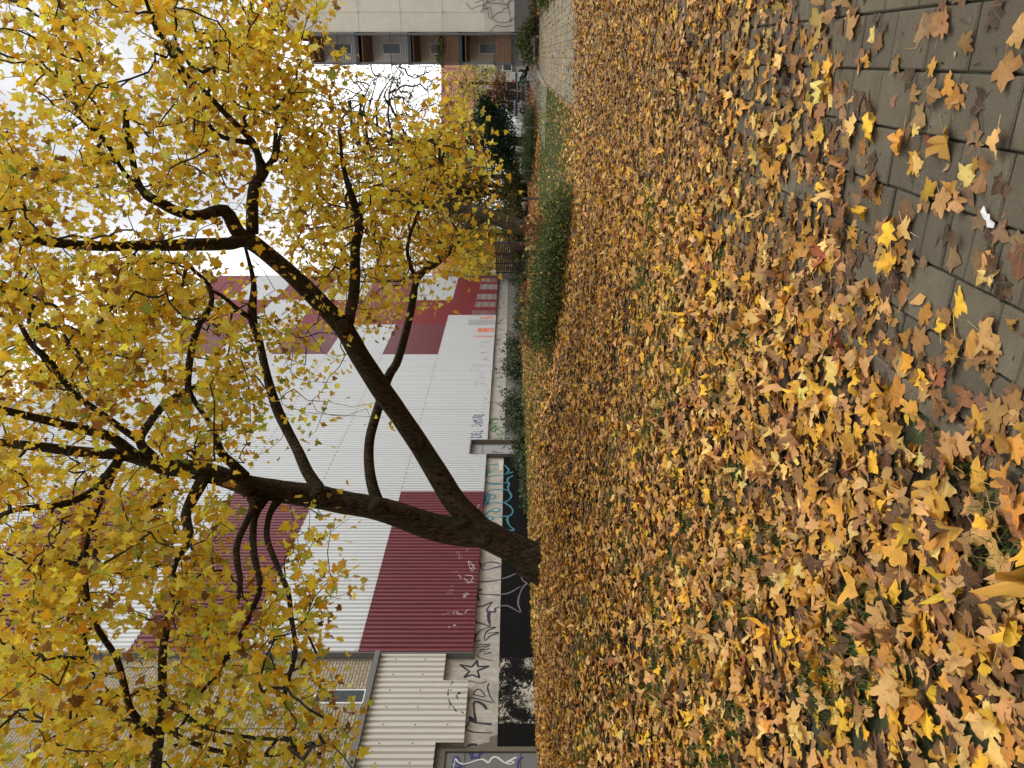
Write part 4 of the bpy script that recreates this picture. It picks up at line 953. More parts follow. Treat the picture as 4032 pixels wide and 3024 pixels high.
for r_ in range(-2, 32):
    for c_ in range(-4, 20):
        rr_, cc_ = min(max(r_, 0), 29), max(c_, 0)
        k = DM[rr_, cc_]
        if c_ < 0: k = 6.0
        if k <= 0: continue
        if cc_ >= 13 and rr_ < 14: d0, d1 = BD - 3.6, BD - .4
        elif rr_ >= 20: d0, d1 = BD - 7.2, BD - 3.2
        elif cc_ >= 9: d0, d1 = BD - 4.5, BD - .6
        else: d0, d1 = BD - 6.8, BD - 1.8
        cov = min(.95, k / 9 * .96); need = -math.log(1 - cov)
        while need > 0:
            d = g.uniform(d0, d1); n = int(g.integers(6, 15)) if need > .5 else int(g.integers(3, 8))
            need -= n * (.0054 * .62 * (1661 / d) ** 2) / (CS * CS) / 1.17
            x = (c_ + g.random()) * CS; y = (r_ + g.random()) * CS
            w = PD(x, y, d)
            if w[2] < tz(w[0], w[1]) + 1.6: continue
            clus.append(w); cl_n.append(n)
clus = np.array(clus); cl_n = np.array(cl_n)
nodes_, par, root, cnt, ns_ = grow(np.array(skel), np.array(sroot), clus, g)
big = []
for l_ in [T1['trunk']] + T1['limbs'] + T1['branches'] + T2['branches']:
    q_ = world_pts(l_)[::2]; q_ = q_[q_[:, 3] > .03]; big.append(np.c_[1512 - q_[:, 0] / q_[:, 1] * F, 2016 - (q_[:, 2] - HC) / q_[:, 1] * F, q_[:, 1], q_[:, 3] / q_[:, 1] * F])
big = np.vstack(big)
def covers(pts):
    yy = 1512 - pts[:, 0] / pts[:, 1] * F; xx = 2016 - (pts[:, 2] - HC) / pts[:, 1] * F; out = np.zeros(len(pts), bool)
    for i0 in range(0, len(pts), 2000):
        sl = slice(i0, i0 + 2000); d2_ = np.hypot(xx[sl, None] - big[None, :, 1], yy[sl, None] - big[None, :, 0])
        out[sl] = ((d2_ < big[None, :, 3] * .9 + 16) & (pts[sl, 1, None] < big[None, :, 2] + .1)).any(1)
    return out
leafsets = {}
for tid, tree in ((0, tree1), (1, tree2)):
    sel = np.where(root == tid)[0]
    if not len(sel): continue
    twig_mesh(nodes_, par, cnt, ns_, sel, g, .0042, .045, .46).build('twigs', M['twig'], tree)['kind'] = 'stuff'
    rep = np.repeat(sel, cl_n[sel]); n = len(rep)
    pts = clus[rep] + g.normal(0, 1, (n, 3)) * np.array((1, 1, .8)) * g.uniform(.11, .24, (len(clus), 1))[rep]
    kp = ~(covers(pts) & (g.random(n) < .80)); pts = pts[kp]; rep = rep[kp]; n = len(rep)
    tint = g.normal(1, .13, (len(clus), 1)); tone = g.random(len(clus))
    size = np.clip(g.normal(.098, .022, n), .05, .15); c, _ = pick(g, PAL_T, n)
    low = (pts[:, 2] < 6) & (pts[:, 0] < 0); grn = low & (g.random(n) < .14); c[grn] = np.array((.46, .52, .07)) * g.normal(1, .12, (int(grn.sum()), 1))
    brn = tone[rep] > .95; c[brn] = np.array((.34, .17, .04)) * g.normal(1, .15, (int(brn.sum()), 1))
    c = np.clip(c * tint[rep], .01, .9)
    ax = hang_axes(n, g)
    depth = pts[:, 1]; u = pts[:, 0] / depth; v = (pts[:, 2] - HC) / depth
    vis = (np.abs(u) < .49) & (np.abs(v) < .655)
    face = np.abs((ax[2] * (pts - np.array((0, 0, HC)))).sum(1)) / depth
    score = np.where(vis, size / depth * (.3 + face), -1); top = np.argsort(-score)[:(300 if tid == 0 else 150)]
    m_ = np.ones(n, bool); m_[top] = False
    V, Fc, C, lc = leaf_batch('mid', pts[m_], ax[0][m_], ax[1][m_], ax[2][m_], size[m_], c[m_], g, .8)
    o = link('foliage', tri_mesh('foliage', V - ORI[tree], Fc, C, lc), M['leaf_tree'], tree); o['kind'] = 'stuff'
    for i in top:
        V, Fc, C, lc = leaf_batch('near', pts[i:i + 1], ax[0][i:i + 1], ax[1][i:i + 1], ax[2][i:i + 1], size[i:i + 1], c[i:i + 1], g, .8)
        link('leaf', tri_mesh('leaf', V - ORI[tree], Fc, C, lc), M['leaf_tree'], tree)

# trees farther off
def far_tree(name, label, loc, trunk, crown_c, crown_r, n_clus, per, lsize, pal, seed, bark='bark_far', branch_n=9, lean=None, group=None, spread=.45, twr=.006, twmax=.05):
    g = np.random.default_rng(seed); loc = np.array((loc[0], loc[1], float(tz(loc[0], loc[1]))))
    t = thing(name, label, 'tree', tuple(loc), group); sk = []
    for k, (pts, rads) in enumerate(trunk):
        q = spline(np.c_[np.array(pts) + loc, rads], .25); mb = MB(); mb.tube(q[:, :3], q[:, 3], 12, True, .07, seed + k)
        mb.build('trunk' if k == 0 else 'limb', M[bark], t, smooth=True); sk.extend(q[len(q) // 3::2, :3])
    cc = np.array(crown_c) + loc; cr_ = np.array(crown_r)
    top = np.array(sk[-1])
    for k in range(branch_n):
        dv = g.normal(0, 1, 3); dv /= np.linalg.norm(dv); dv[2] = abs(dv[2]) * .9 - .15
        e = cc + dv * cr_ * .75; s0 = np.array(sk[int(g.integers(0, len(sk)))]); m_ = (s0 + e) / 2 + np.array((0, 0, .15 * np.linalg.norm(e - s0))) + g.normal(0, .15, 3)
        L = np.linalg.norm(e - s0); q = spline(np.array([(*s0, .018 * L + .02), (*m_, .012 * L + .012), (*e, .008)]), .3)
        mb = MB(); mb.tube(q[:, :3], q[:, 3], 6, False, .05, k); mb.build('branch', M[bark], t, smooth=True); sk.extend(q[2::2, :3])
    dv = g.normal(0, 1, (n_clus, 3)); dv /= np.linalg.norm(dv, axis=1)[:, None]; rr_ = g.random(n_clus) ** .45
    lump = 1 + .22 * np.sin(dv[:, 0] * 5 + seed) * np.sin(dv[:, 2] * 6) + .15 * np.sin(dv[:, 1] * 9 + seed)
    C_ = cc + dv * (rr_ * lump)[:, None] * cr_
    C_ = C_[C_[:, 2] > loc[2] + .4]; n_clus = len(C_)
    nd, pr, _, ct, n0 = grow(np.array(sk), np.zeros(len(sk), int), C_, g)
    twig_mesh(nd, pr, ct, n0, range(n_clus), g, twr, twmax).build('twigs', M[bark], t)['kind'] = 'stuff'
    if per > 0:
        rep = np.repeat(np.arange(n_clus), g.poisson(per, n_clus)); n = len(rep)
        pts = C_[rep] + g.normal(0, spread, (n, 3)); c, _ = pick(g, pal, n)
        c = np.clip(c * g.normal(1, .18, (n_clus, 1))[rep], .01, .9)
        V, Fc, Cc, lc = leaf_batch('small', pts, *hang_axes(n, g), g.normal(lsize, lsize * .2, n), c, g, .7)
        o = link('foliage', tri_mesh('foliage', V - ORI[t], Fc, Cc, lc), M['leaf_plain'], t); o['kind'] = 'stuff'
    return t
YEL = [(5, (.72, .50, .05)), (4, (.62, .40, .04)), (2, (.50, .46, .08)), (1, (.36, .34, .06))]
OLV = [(4, (.34, .30, .06)), (3, (.46, .36, .06)), (2, (.24, .23, .06)), (2, (.60, .42, .07))]
p2 = ground_at(2090, 960, 18, 40); p2[1] = 22.5; p2[0] = (1512 - 925) / F * 22.5
far_tree('leaning_tree', 'thick leaning trunk with yellow leaves behind the low green shrubs', p2,
         [([(0, 0, -.1), (.12, 0, .6), (.45, .1, 1.5), (.75, .2, 2.4), (1.0, .4, 3.6), (1.1, .5, 5.2)], [.27, .22, .21, .19, .15, .08]),
          ([(.6, .1, 1.95), (.2, .4, 2.6), (-.5, .8, 3.3), (-1.2, 1.0, 4.4)], [.15, .13, .10, .05]), ([(.75, .2, 2.4), (1.4, .2, 3.2), (1.9, .0, 4.4)], [.12, .09, .05])],
         (.3, .6, 5.2), (3.0, 2.6, 2.4), 520, 5, .085, YEL, 401, branch_n=12, spread=.28, twr=.0045)
p3 = ground_at(2072, 736, 25, 60)
far_tree('double_trunk_tree', 'mossy straight trunk beside a darker one past the bollards', (p3[0], p3[1]),
         [([(0, 0, -.1), (.05, 0, 1.0), (.0, 0, 2.2), (.3, 0, 3.2), (.8, .1, 5.0), (1.0, .2, 8)], [.42, .30, .26, .24, .18, .08]), ([(0, 0, 2.0), (-.6, .2, 3.6), (-1.0, .3, 5.5)], [.2, .16, .08])],
         (.2, 0, 7.6), (4.6, 3.5, 3.9), 900, 7, .13, OLV, 402, branch_n=18, spread=.4, twr=.010, twmax=.08)
p3b = ground_at(2080, 775, 25, 60)
far_tree('dark_trunk_tree', 'dark rough trunk just left of the mossy trunk', (p3b[0], p3b[1]),
         [([(0, 0, -.1), (.02, 0, 1.0), (.15, 0, 2.2), (.5, .1, 3.6), (.5, .2, 6)], [.40, .30, .27, .2, .08])], (-.6, .6, 6.2), (3.4, 3, 2.9), 420, 7, .12, OLV, 403, bark='bark', branch_n=10, spread=.4)
def at(y, d): return ((1512 - y) / F * d, d)
far_tree('bare_tree', 'half bare tree with a web of thin branches against the white sky', at(560, 52),
         [([(0, 0, -.1), (.1, 0, 2), (.0, 0, 4.5), (.2, .2, 8), (.3, .2, 12)], [.35, .28, .24, .16, .06])], (.8, 0, 9.5), (5.5, 4, 6.4), 1900, .55, .14, OLV, 404, branch_n=34, spread=.3, twr=.014, twmax=.10)
far_tree('yellow_tree', 'pale yellow tree in the gap beside the red roofed house', at(330, 78), [([(0, 0, -.1), (0, 0, 2.5), (.1, 0, 6)], [.25, .2, .08])], (0, 0, 5.2), (3.6, 3, 3.2), 260, 6, .2, [(3, (.62, .46, .09)), (3, (.50, .42, .12)), (2, (.44, .36, .12))], 405, spread=.5, twr=.012)
far_tree('red_leaved_tree', 'small tree with rusty red leaves above the parked bicycles', at(365, 70), [([(0, 0, -.1), (0, 0, 1.2), (.1, 0, 2.6)], [.12, .09, .04])], (0, 0, 2.7), (1.5, 1.3, 1.3), 110, 6, .16, [(3, (.30, .10, .055)), (2, (.22, .07, .045)), (1, (.40, .17, .07))], 406, spread=.25, twr=.01)
for k, (y_, d_, h_, pal) in enumerate(((1010, 72, 7.5, YEL), (930, 66, 6.5, YEL), (1060, 80, 8.5, OLV), (840, 60, 8, OLV), (700, 62, 9, OLV), (610, 75, 9.5, YEL))):
    far_tree('garden_tree', ['yellow tree close beside the far end of the hall', 'broad yellow tree over the slatted fence', 'olive tree right behind the corner of the hall', 'olive green tree behind the leaning trunk', 'thin olive tree behind the double trunks', 'yellow tree rising behind the dark yew'][k], at(y_, d_),
             [([(0, 0, -.1), (.1, 0, h_ * .3), (0, 0, h_ * .75)], [.24, .19, .07])], (0, 0, h_ * .62), (3.6, 2.6, h_ * .44), 300, 8, .19, pal, 420 + k, group='trees in the gardens behind', spread=.45, twr=.009)

# ------------------------------------------------------------------ shrubs
def shrub(name, label, parts, n, lsize, pal, seed, cat='shrub', group=None, stems=6, up=.3):
    g = np.random.default_rng(seed); c0 = np.mean([q[0] for q in parts], 0); c0[2] = float(tz(c0[0], c0[1]))
    t = thing(name, label, cat, tuple(c0), group)
    wts = np.array([q[1][0] * q[1][1] + q[1][0] * q[1][2] for q in parts]); wts /= wts.sum()
    P_, Nn = [], []
    for (c, r), k in zip(parts, g.multinomial(n, wts)):
        dv = g.normal(0, 1, (k, 3)); dv /= np.linalg.norm(dv, axis=1)[:, None]; dv[:, 2] = np.where(dv[:, 2] < -.3, -dv[:, 2], dv[:, 2])
        lump = 1 + .28 * np.sin(dv[:, 0] * 7 + seed) * np.sin(dv[:, 1] * 6 + c[0]) + .20 * np.sin(dv[:, 2] * 9 + c[1]) + .1 * np.sin(dv[:, 0] * 15 + dv[:, 1] * 11)
        rad = (1 - .75 * g.random(k) ** 2.2) * lump * np.where(g.random(k) < .12, g.uniform(1, 1.35, k), 1)
        P_.append(np.array(c) + dv * rad[:, None] * np.array(r)); Nn.append(dv + g.normal(0, .55, (k, 3)))
    P_ = np.vstack(P_); Nn = np.vstack(Nn); gz = tz(P_[:, 0], P_[:, 1]); P_[:, 2] = np.maximum(P_[:, 2], gz + .02 + .05 * g.random(len(P_)))
    nn = len(P_); yv = g.normal(0, 1, (nn, 3)); yv[:, 2] += up
    c, _ = pick(g, pal, nn); V, Fc, C, lc = leaf_batch('small', P_, *axes_from(yv, Nn), np.clip(g.normal(lsize, lsize * .3, nn), lsize * .4, lsize * 2), c, g, .5)
    o = link('foliage', tri_mesh('foliage', V - ORI[t], Fc, C, lc), M['leaf_plain'], t); o['kind'] = 'stuff'
    mb = MB()
    for (c, r) in parts:
        for _ in range(stems):
            b = np.array((c[0] + g.normal(0, .15) * r[0], c[1] + g.normal(0, .15) * r[1], 0)); b[2] = float(tz(b[0], b[1])) - .03
            e = np.array(c) + g.normal(0, .45, 3) * np.array(r) + np.array((0, 0, r[2] * .5)); m_ = (b + e) / 2 + g.normal(0, .08, 3)
            mb.tube([b, m_, e], [.014, .010, .005], 4, False)
    if stems: mb.build('stems', M['twig'], t)['kind'] = 'stuff'
    return t
GRN = [(4, (.050, .085, .026)), (3, (.080, .115, .036)), (2, (.12, .145, .05)), (1, (.22, .19, .06)), (.5, (.5, .36, .08))]
def blob(x, y, d, rx, ry, rz, dz=0.0):
    X = (1512 - y) / F * d; return (np.array((X, d, float(tz(X, d)) + rz * .55 + dz)), (rx, ry, rz))
shrub('low_shrub', 'low spreading green shrub between the leaf carpet and leaning tree', [blob(0, 960, 16.6, .75, .7, .42), blob(0, 1080, 16.4, .7, .7, .45), blob(0, 1020, 17.4, .9, .7, .5)], 9000, .038, GRN, 501)
shrub('low_shrub', 'darker low shrub left of the spreading green one', [blob(0, 1190, 16.4, .65, .7, .40), blob(0, 1290, 16.8, .6, .6, .42), blob(0, 1230, 17.6, .8, .7, .45)], 8000, .036, GRN, 502)
shrub('low_shrub', 'small low shrub at the right end of the shrub row', [blob(0, 860, 17.2, .55, .6, .36), blob(0, 800, 18.0, .45, .5, .28)], 4500, .036, GRN, 503)
shrub('rusty_shrub', 'knee high shrub with rust brown and yellow leaves before the trunk', [blob(0, 905, 19.5, .5, .4, .45, .15), blob(0, 975, 19.2, .5, .4, .4, .1)], 420, .11, [(4, (.22, .09, .035)), (2, (.32, .14, .05)), (2, (.60, .44, .13))], 504, stems=10)
shrub('rusty_shrub', 'rust brown shrub with a few pale leaves farther left', [blob(0, 1180, 19.6, .7, .4, .38, .12), blob(0, 1290, 20.0, .6, .4, .3, .1)], 420, .10, [(4, (.20, .085, .035)), (2, (.30, .13, .05)), (2, (.60, .44, .13))], 505, stems=10)
def wall_blob(s, o, rx, ry, rz, dz=0.0):
    q = W(s, 0, o); return (np.array((q[0], q[1], float(tz(q[0], q[1])) + rz * .6 + dz)), (rx, ry, rz))
IVY = [(4, (.045, .07, .03)), (3, (.075, .10, .05)), (2, (.13, .155, .09)), (1, (.22, .23, .15))]
for k, (s, n_, r_, lab) in enumerate(((6.4, 700, (.9, .5, .2), 'thin trailing ivy at the foot of the black plinth'), (9.4, 1700, (.95, .6, .36), 'low ivy bush left of the grey steel door'), (13.2, 3000, (1.0, .7, .62), 'ivy bush on the right of the grey steel door'),
                            (18.4, 1500, (.62, .6, .62), 'round ivy bush below the blue lettering end'), (21.6, 1700, (.75, .6, .66), 'leafy bush under the pale scribbles on the wall'), (27.0, 1500, (1.1, .7, .45), 'grey green bush below the orange paint marks'),
                            (32.5, 1400, (1.4, .8, .5), 'bush at the wall below the grey paint patches'), (38.0, 1800, (1.3, .9, .7), 'pale bush at the far corner of the hall'))):
    shrub('ivy_bush', lab, [wall_blob(s, .8, *r_), wall_blob(s + r_[0] * .9, .7, r_[0] * .7, r_[1] * .8, r_[2] * .7), wall_blob(s - r_[0] * .8, .7, r_[0] * .6, r_[1] * .7, r_[2] * .6)], n_, .075 if s < 17 else .085, IVY, 520 + k, group='bushes along the hall wall')
YEW = [(5, (.012, .028, .012)), (3, (.020, .042, .016)), (1, (.035, .06, .02))]
X_, Y_ = at(520, 46)
shrub('yew_bush', 'large dark evergreen yew left of the parked bicycles', [(np.array((X_, Y_, 1.9)), (1.9, 1.6, 1.7)), (np.array((X_ + .9, Y_ + .2, 2.3)), (1.1, 1.1, 1.5)), (np.array((X_ - 1.2, Y_, 1.6)), (1.2, 1.2, 1.3)), (np.array((X_ + 1.6, Y_ + .2, 2.9)), (.8, .8, .6))], 15000, .085, YEW, 540, cat='bush', stems=8)
for k, (y_, d_, lab) in enumerate(((478, 42, 'pale green low bush beside the bicycles'), (560, 43, 'pale green low bush under the dark yew'), (640, 44, 'pale green low bush behind the sign post'))):
    X_, Y_ = at(y_, d_); z_ = float(tz(X_, Y_))
    shrub('low_bush', lab, [(np.array((X_, Y_, z_ + .35)), (.75, .6, .42)), (np.array((X_ - .6, Y_, z_ + .3)), (.6, .5, .36))], 2600, .06, [(3, (.055, .085, .03)), (3, (.085, .12, .045)), (1, (.15, .17, .07))], 545 + k, group='low bushes in front of the yew')

OLIVE = [(4, (.12, .11, .035)), (3, (.18, .15, .05)), (3, (.075, .085, .03)), (1, (.34, .25, .07))]
for k, (y_, d_, h_, lab) in enumerate(((690, 57, 1.9, 'olive brown hedge behind the double trunks'), (780, 58, 1.7, 'olive brown hedge between the dark trunk and leaning trunk'), (860, 56, 1.5, 'dark hedge right behind the leaning trunk'), (930, 54, 1.2, 'low hedge at the right end of the slatted fence'))):
    X_, Y_ = at(y_, d_); z_ = float(tz(X_, Y_))
    shrub('garden_hedge', lab, [(np.array((X_ + dx, Y_, z_ + h_ * .5)), (1.2, .8, h_ * .72)) for dx in (-.7, .7)], 2600, .12, OLIVE, 580 + k, cat='hedge', group='hedges at the back of the garden')

# ------------------------------------------------------------------ house on the right
HX, HY = 20.15, 44.0
house = thing('apartment_house', 'cream rendered apartment house with a windowless gable end', 'building', (HX, HY, 0))
house.rotation_euler = (0, 0, R(-23.1))
mb = MB(); mb.box(HX, HX + 13, HY, HY + 30, 1.37, 14.05)
rz = 14.05
mb.add([(HX, HY, rz), (HX + 13, HY, rz), (HX + 6.5, HY, rz + 5.0), (HX, HY + 30, rz), (HX + 13, HY + 30, rz), (HX + 6.5, HY + 30, rz + 5.0)], [(0, 1, 2), (3, 5, 4), (0, 2, 5, 3), (1, 4, 5, 2)])
mb.build('wall', M['cream_render'], house)
mb = MB(); mb.box(HX + .006, HX + 13, HY - .012, HY + .1, 1.37, 3.05); mb.build('lower_wall_band', M['cream_low'], house)
mb = MB(); mb.box(HX - .01, HX + 13, HY - .05, HY + 30, -.3, 1.37); mb.build('plinth', M['house_plinth'], house)
rf = MB()
for sg, (xa, xb) in ((1, (HX - .45, HX + 6.5)), (-1, (HX + 13.45, HX + 6.5))):
    za = rz - .25; zb = rz + 5.15
    rf.hexa([(xa, HY - .3, za), (xb, HY - .3, zb), (xb, HY + 30.3, zb), (xa, HY + 30.3, za), (xa, HY - .3, za + .22), (xb, HY - .3, zb + .22), (xb, HY + 30.3, zb + .22), (xa, HY + 30.3, za + .22)])
rf.build('roof', M['roof_red'], house)
jb = MB()
for xx in (1.0, 2.85, 4.7):
    jb.box(HX + xx, HX + xx + .022, HY - .022, HY + .01, 1.4, 13.9)
for zz in (3.05, 5.45, 7.85, 10.25, 12.65):
    jb.box(HX + .02, HX + 12.9, HY - .0185, HY + .01, zz, zz + .016)
    for xx in (1.0, 2.85): jb.box(HX + xx - .04, HX + xx + .06, HY - .05, HY, zz - .04, zz + .05)
jb.build('panel_joints', M['cream_low'], house)
vine = MB(); rv = random.Random(3)
for k in range(7):
    q = [np.array((HX + rv.uniform(.2, 2.6), HY - .06, rv.uniform(1.0, 1.6)))]
    for _ in range(9): q.append(q[-1] + np.array((rv.gauss(0, .28), 0, rv.uniform(.0, .42))))
    vine.tube(spline(np.array(q), .15), .012, 4, False)
vine.build('climbing_plant', M['twig'], house)
# balcony stack on the left flank
BX0, BX1, BY0, BY1 = 18.42, HX - .02, HY + .35, HY + 4.2
balc = []
mb = MB()
for (x, y) in ((BX0, BY0), (BX1 - .16, BY0), (BX0, BY1 - .12), (BX1 - .16, BY1 - .12)): mb.box(x, x + .12, y, y + .12, -.1, 13.2)
mb.build('balcony_posts', M['grey_metal'], house)
wb = MB(); wb.box(BX1 - .1, BX1 + .02, BY0 + 1.2, BY1, 0, 14); wb.build('flank_wall', M['cream_low'], house)
for lv, zf in enumerate((1.45, 4.5, 7.46, 10.5)):
    mb = MB(); mb.box(BX0 - .03, BX1, BY0 - .04, BY1, zf - .1, zf + .1); fl = mb.build('balcony', M['dark_metal'], house)
    mb = MB(); mb.box(BX0 - .02, BX1 - .02, BY0 - .055, BY0 - .02, zf + 1.06, zf + 1.12); mb.box(BX0 - .05, BX0 - .0, BY0 - .05, BY1, zf + 1.06, zf + 1.12); mb.build('rail', M['dark_metal'], fl)
    nP = 9
    if lv in (0, 1):
        for k in range(nP):
            zz = zf + .14 + k * .1015; mb = MB(); mb.box(BX0 + .11, BX1 - .17, BY0 - .03 + .006 * (k % 2), BY0 + .03, zz, zz + .088); mb.build('plank', M['wood'], fl)
        mb = MB(); mb.box(BX0 - .028, BX0 + .0, BY0 + .1, BY1, zf + .13, zf + 1.05); mb.build('side_panel', M['wood'], fl)
    else:
        mb = MB()
        for k in range(9): mb.box(BX0 + .12, BX1 - .17, BY0 - .02, BY0 + .0, zf + .16 + k * .1, zf + .19 + k * .1)
        mb.build('balustrade', M['dark_metal'], fl)
    # back wall with a window, ceiling boards
    mb = MB(); mb.box(BX0 + .05, BX1 - .12, BY1 - .4, BY1 - .3, zf + .1, zf + 2.9); bw = mb.build('back_wall', M['timber_light' if lv < 2 else 'white_wall'], fl)
    mb = MB(); mb.box(BX0 + .55, BX0 + 1.2, BY1 - .44, BY1 - .4, zf + .95, zf + 2.1); wd = mb.build('window', M['white_plastic'], bw)
    mb = MB(); mb.box(BX0 + .62, BX0 + 1.13, BY1 - .46, BY1 - .43, zf + 1.02, zf + 2.03); mb.build('pane', M['glass'], wd)
    mb = MB()
    for k in range(6): mb.box(BX0 + .1, BX1 - .15, BY0 + .1 + k * .6, BY0 + .62 + k * .6, zf + 2.72 - (.003 * k), zf + 2.78); 
    mb.build('ceiling_boards', M['wood'], fl)
mb = MB(); mb.box(BX0 + .2, BX1 - .1, BY0 + .6, BY0 + .7, .15, 1.3); fw = mb.build('basement_wall', M['cream_low'], house)
mb = MB(); mb.box(BX0 + .75, BX0 + 1.35, BY0 + .56, BY0 + .6, .7, 1.2); wd = mb.build('window', M['white_plastic'], fw)
mb = MB(); mb.box(BX0 + .8, BX0 + 1.3, BY0 + .545, BY0 + .56, .75, 1.15); mb.build('pane', M['glass'], wd)
mb = MB(); mb.tube([(HX - .12, HY - .12, 0.1), (HX - .12, HY - .12, 13.9)], .055, 10); mb.build('downpipe', M['grey_metal'], house)
shrub('house_shrub', 'dark green shrub growing under the lowest balcony', [(np.array((19.3, 43.3, .55)), (.95, .6, .6)), (np.array((18.6, 43.4, .4)), (.6, .5, .45)), (np.array((19.9, 43.2, .4)), (.5, .5, .5))], 4200, .07, GRN, 560)
shrub('balcony_plant', 'leafy green plants trailing over the second balcony rail', [(np.array((19.0, HY + .3, 5.55)), (.6, .25, .3)), (np.array((19.7, HY + .3, 5.5)), (.45, .25, .25))], 1500, .06, GRN, 561, cat='plant', stems=0)
shrub('border_plants', 'strip of low plants along the grey house plinth', [(np.array((20.6 + k * .9, 43.5, .22)), (.6, .35, .28)) for k in range(6)], 4200, .065, [(3, (.05, .08, .03)), (2, (.10, .11, .05)), (2, (.38, .22, .06))], 562, cat='plant', stems=2)
X_, Y_ = at(5, 27.5)
shrub('verge_plant', 'bushy green plant on the right verge of the path', [(np.array((X_ + .25, Y_, .28)), (.45, .4, .34))], 1600, .05, [(3, (.06, .10, .025)), (2, (.10, .15, .03)), (1, (.2, .2, .06))], 563, cat='plant')

# ------------------------------------------------------------------ distant buildings
def simple_house(name, label, x0, x1, y0, y1, h, roof_h, wall, wins, ridge_x=True):
    t = thing(name, label, 'building', ((x0 + x1) / 2, (y0 + y1) / 2, 0))
    mb = MB(); mb.box(x0, x1, y0, y1, -.3, h); mb.build('wall', M[wall], t)
    if roof_h:
        ym = (y0 + y1) / 2; mb = MB()
        mb.add([(x0 - .4, y0 - .4, h - .05), (x1 + .4, y0 - .4, h - .05), (x1 + .4, ym, h + roof_h), (x0 - .4, ym, h + roof_h), (x0 - .4, y1 + .4, h - .05), (x1 + .4, y1 + .4, h - .05)], [(0, 1, 2, 3), (3, 2, 5, 4), (0, 3, 4), (1, 5, 2), (0, 4, 5, 1)])
        mb.build('roof', M['roof_red'], t)
    for (a, b, c, d) in wins:
        mb = MB(); mb.box(a, b, y0 - .06, y0 + .02, c, d); w = mb.build('window', M['white_plastic'], t)
        mb = MB(); mb.box(a + .1, b - .1, y0 - .09, y0 - .05, c + .1, d - .1); mb.build('pane', M['glass'], w)
    return t
X0, X1 = at(420, 95)[0], at(180, 95)[0]
simple_house('red_roofed_house', 'white house with a steep red tiled roof in the gap', X0, X1 + 6, 95, 107, 6.2, 4.6, 'white_wall', [(X0 + 1 + k * 2.6, X0 + 2.2 + k * 2.6, z, z + 1.5) for k in range(5) for z in (1.0, 3.9)])
X0, X1 = at(330, 88)[0], at(240, 88)[0]
simple_house('garage_building', 'low grey garage with a dark doorway beside the balconies', X0, X1 + 3, 86, 92, 3.4, 0, 'house_plinth', [(X0 + .6, X0 + 1.8, 1.5, 2.6)])
X0, X1 = at(1130, 100)[0], at(900, 100)[0]
simple_house('white_house', 'white rendered house behind the slatted fence', X0, X1, 100, 112, 9.0, 3.5, 'white_wall', [(X0 + .8 + k * 2.4, X0 + 2.0 + k * 2.4, z, z + 1.6) for k in range(3) for z in (1.2, 4.0, 6.6)])
van = thing('delivery_van', 'white van with a blue stripe parked beyond the bicycles', 'van', (at(390, 80)[0], 80, float(tz(*at(390, 80)))))
vx, vy, vz = ORI[van]
mb = MB(); prof_ = [(-2.4, .35), (-2.4, 1.0), (-2.2, 1.15), (-1.55, 1.9), (-1.2, 2.05), (2.35, 2.05), (2.45, 1.9), (2.45, .35)]
n_ = len(prof_); mb.add([(vx + a, vy - .9, vz + b) for a, b in prof_] + [(vx + a, vy + .9, vz + b) for a, b in prof_], [tuple(range(n_)), tuple(range(2 * n_ - 1, n_ - 1, -1))] + [(i, i + n_, (i + 1) % n_ + n_, (i + 1) % n_) for i in range(n_)])
mb.build('body', M['white_plastic'], van)
mb = MB(); mb.box(vx - 2.0, vx + 2.4, vy - .93, vy - .9, vz + .85, vz + 1.08); mb.build('stripe', M['blue_paint'], van)
mb = MB(); mb.box(vx - 1.5, vx - .6, vy - .925, vy - .9, vz + 1.25, vz + 1.8); mb.build('side_window', M['glass'], van)
for dx in (-1.55, 1.5):
    mb = MB(); mb.tube([(vx + dx, vy - .95, vz + .33), (vx + dx, vy - .7, vz + .33)], .33, 16); wh = mb.build('wheel', M['rubber'], van)
    mb = MB(); mb.tube([(vx + dx, vy - .97, vz + .33), (vx + dx, vy - .94, vz + .33)], .18, 12); mb.build('rim', M['silver'], wh)

# slatted fence between hall and gardens
f0, f1 = np.array(at(1140, 62)), np.array(at(955, 52))
fence = thing('slat_fence', 'brown fence of horizontal wooden slats by the hall corner', 'fence', (f0[0], f0[1], float(tz(*f0))))
fd = (f1 - f0) / np.linalg.norm(f1 - f0); fn = np.array((fd[1], -fd[0])); FL = np.linalg.norm(f1 - f0)
def fbox(mb, a0, a1, z0, z1, o0, o1):
    c = [f0 + fd * a + fn * o for a, o in ((a0, o0), (a1, o0), (a1, o1), (a0, o1))]; gz = [float(tz(*q)) for q in c]
    mb.hexa([(*c[k], gz[0] + z0) for k in range(4)] + [(*c[k], gz[0] + z1) for k in range(4)])
bays = 5
for k in range(bays + 1):
    mb = MB(); fbox(mb, k * FL / bays - .05, k * FL / bays + .05, -.2, 2.5, -.05, .06); mb.build('post', M['dark_metal'], fence)
for k in range(bays):
    for j in range(16):
        mb = MB(); fbox(mb, k * FL / bays + .06, (k + 1) * FL / bays - .06, .12 + j * .145, .12 + j * .145 + .115, -.015 + .004 * (j % 2), .02); mb.build('slat', M['wood_grey'], fence)

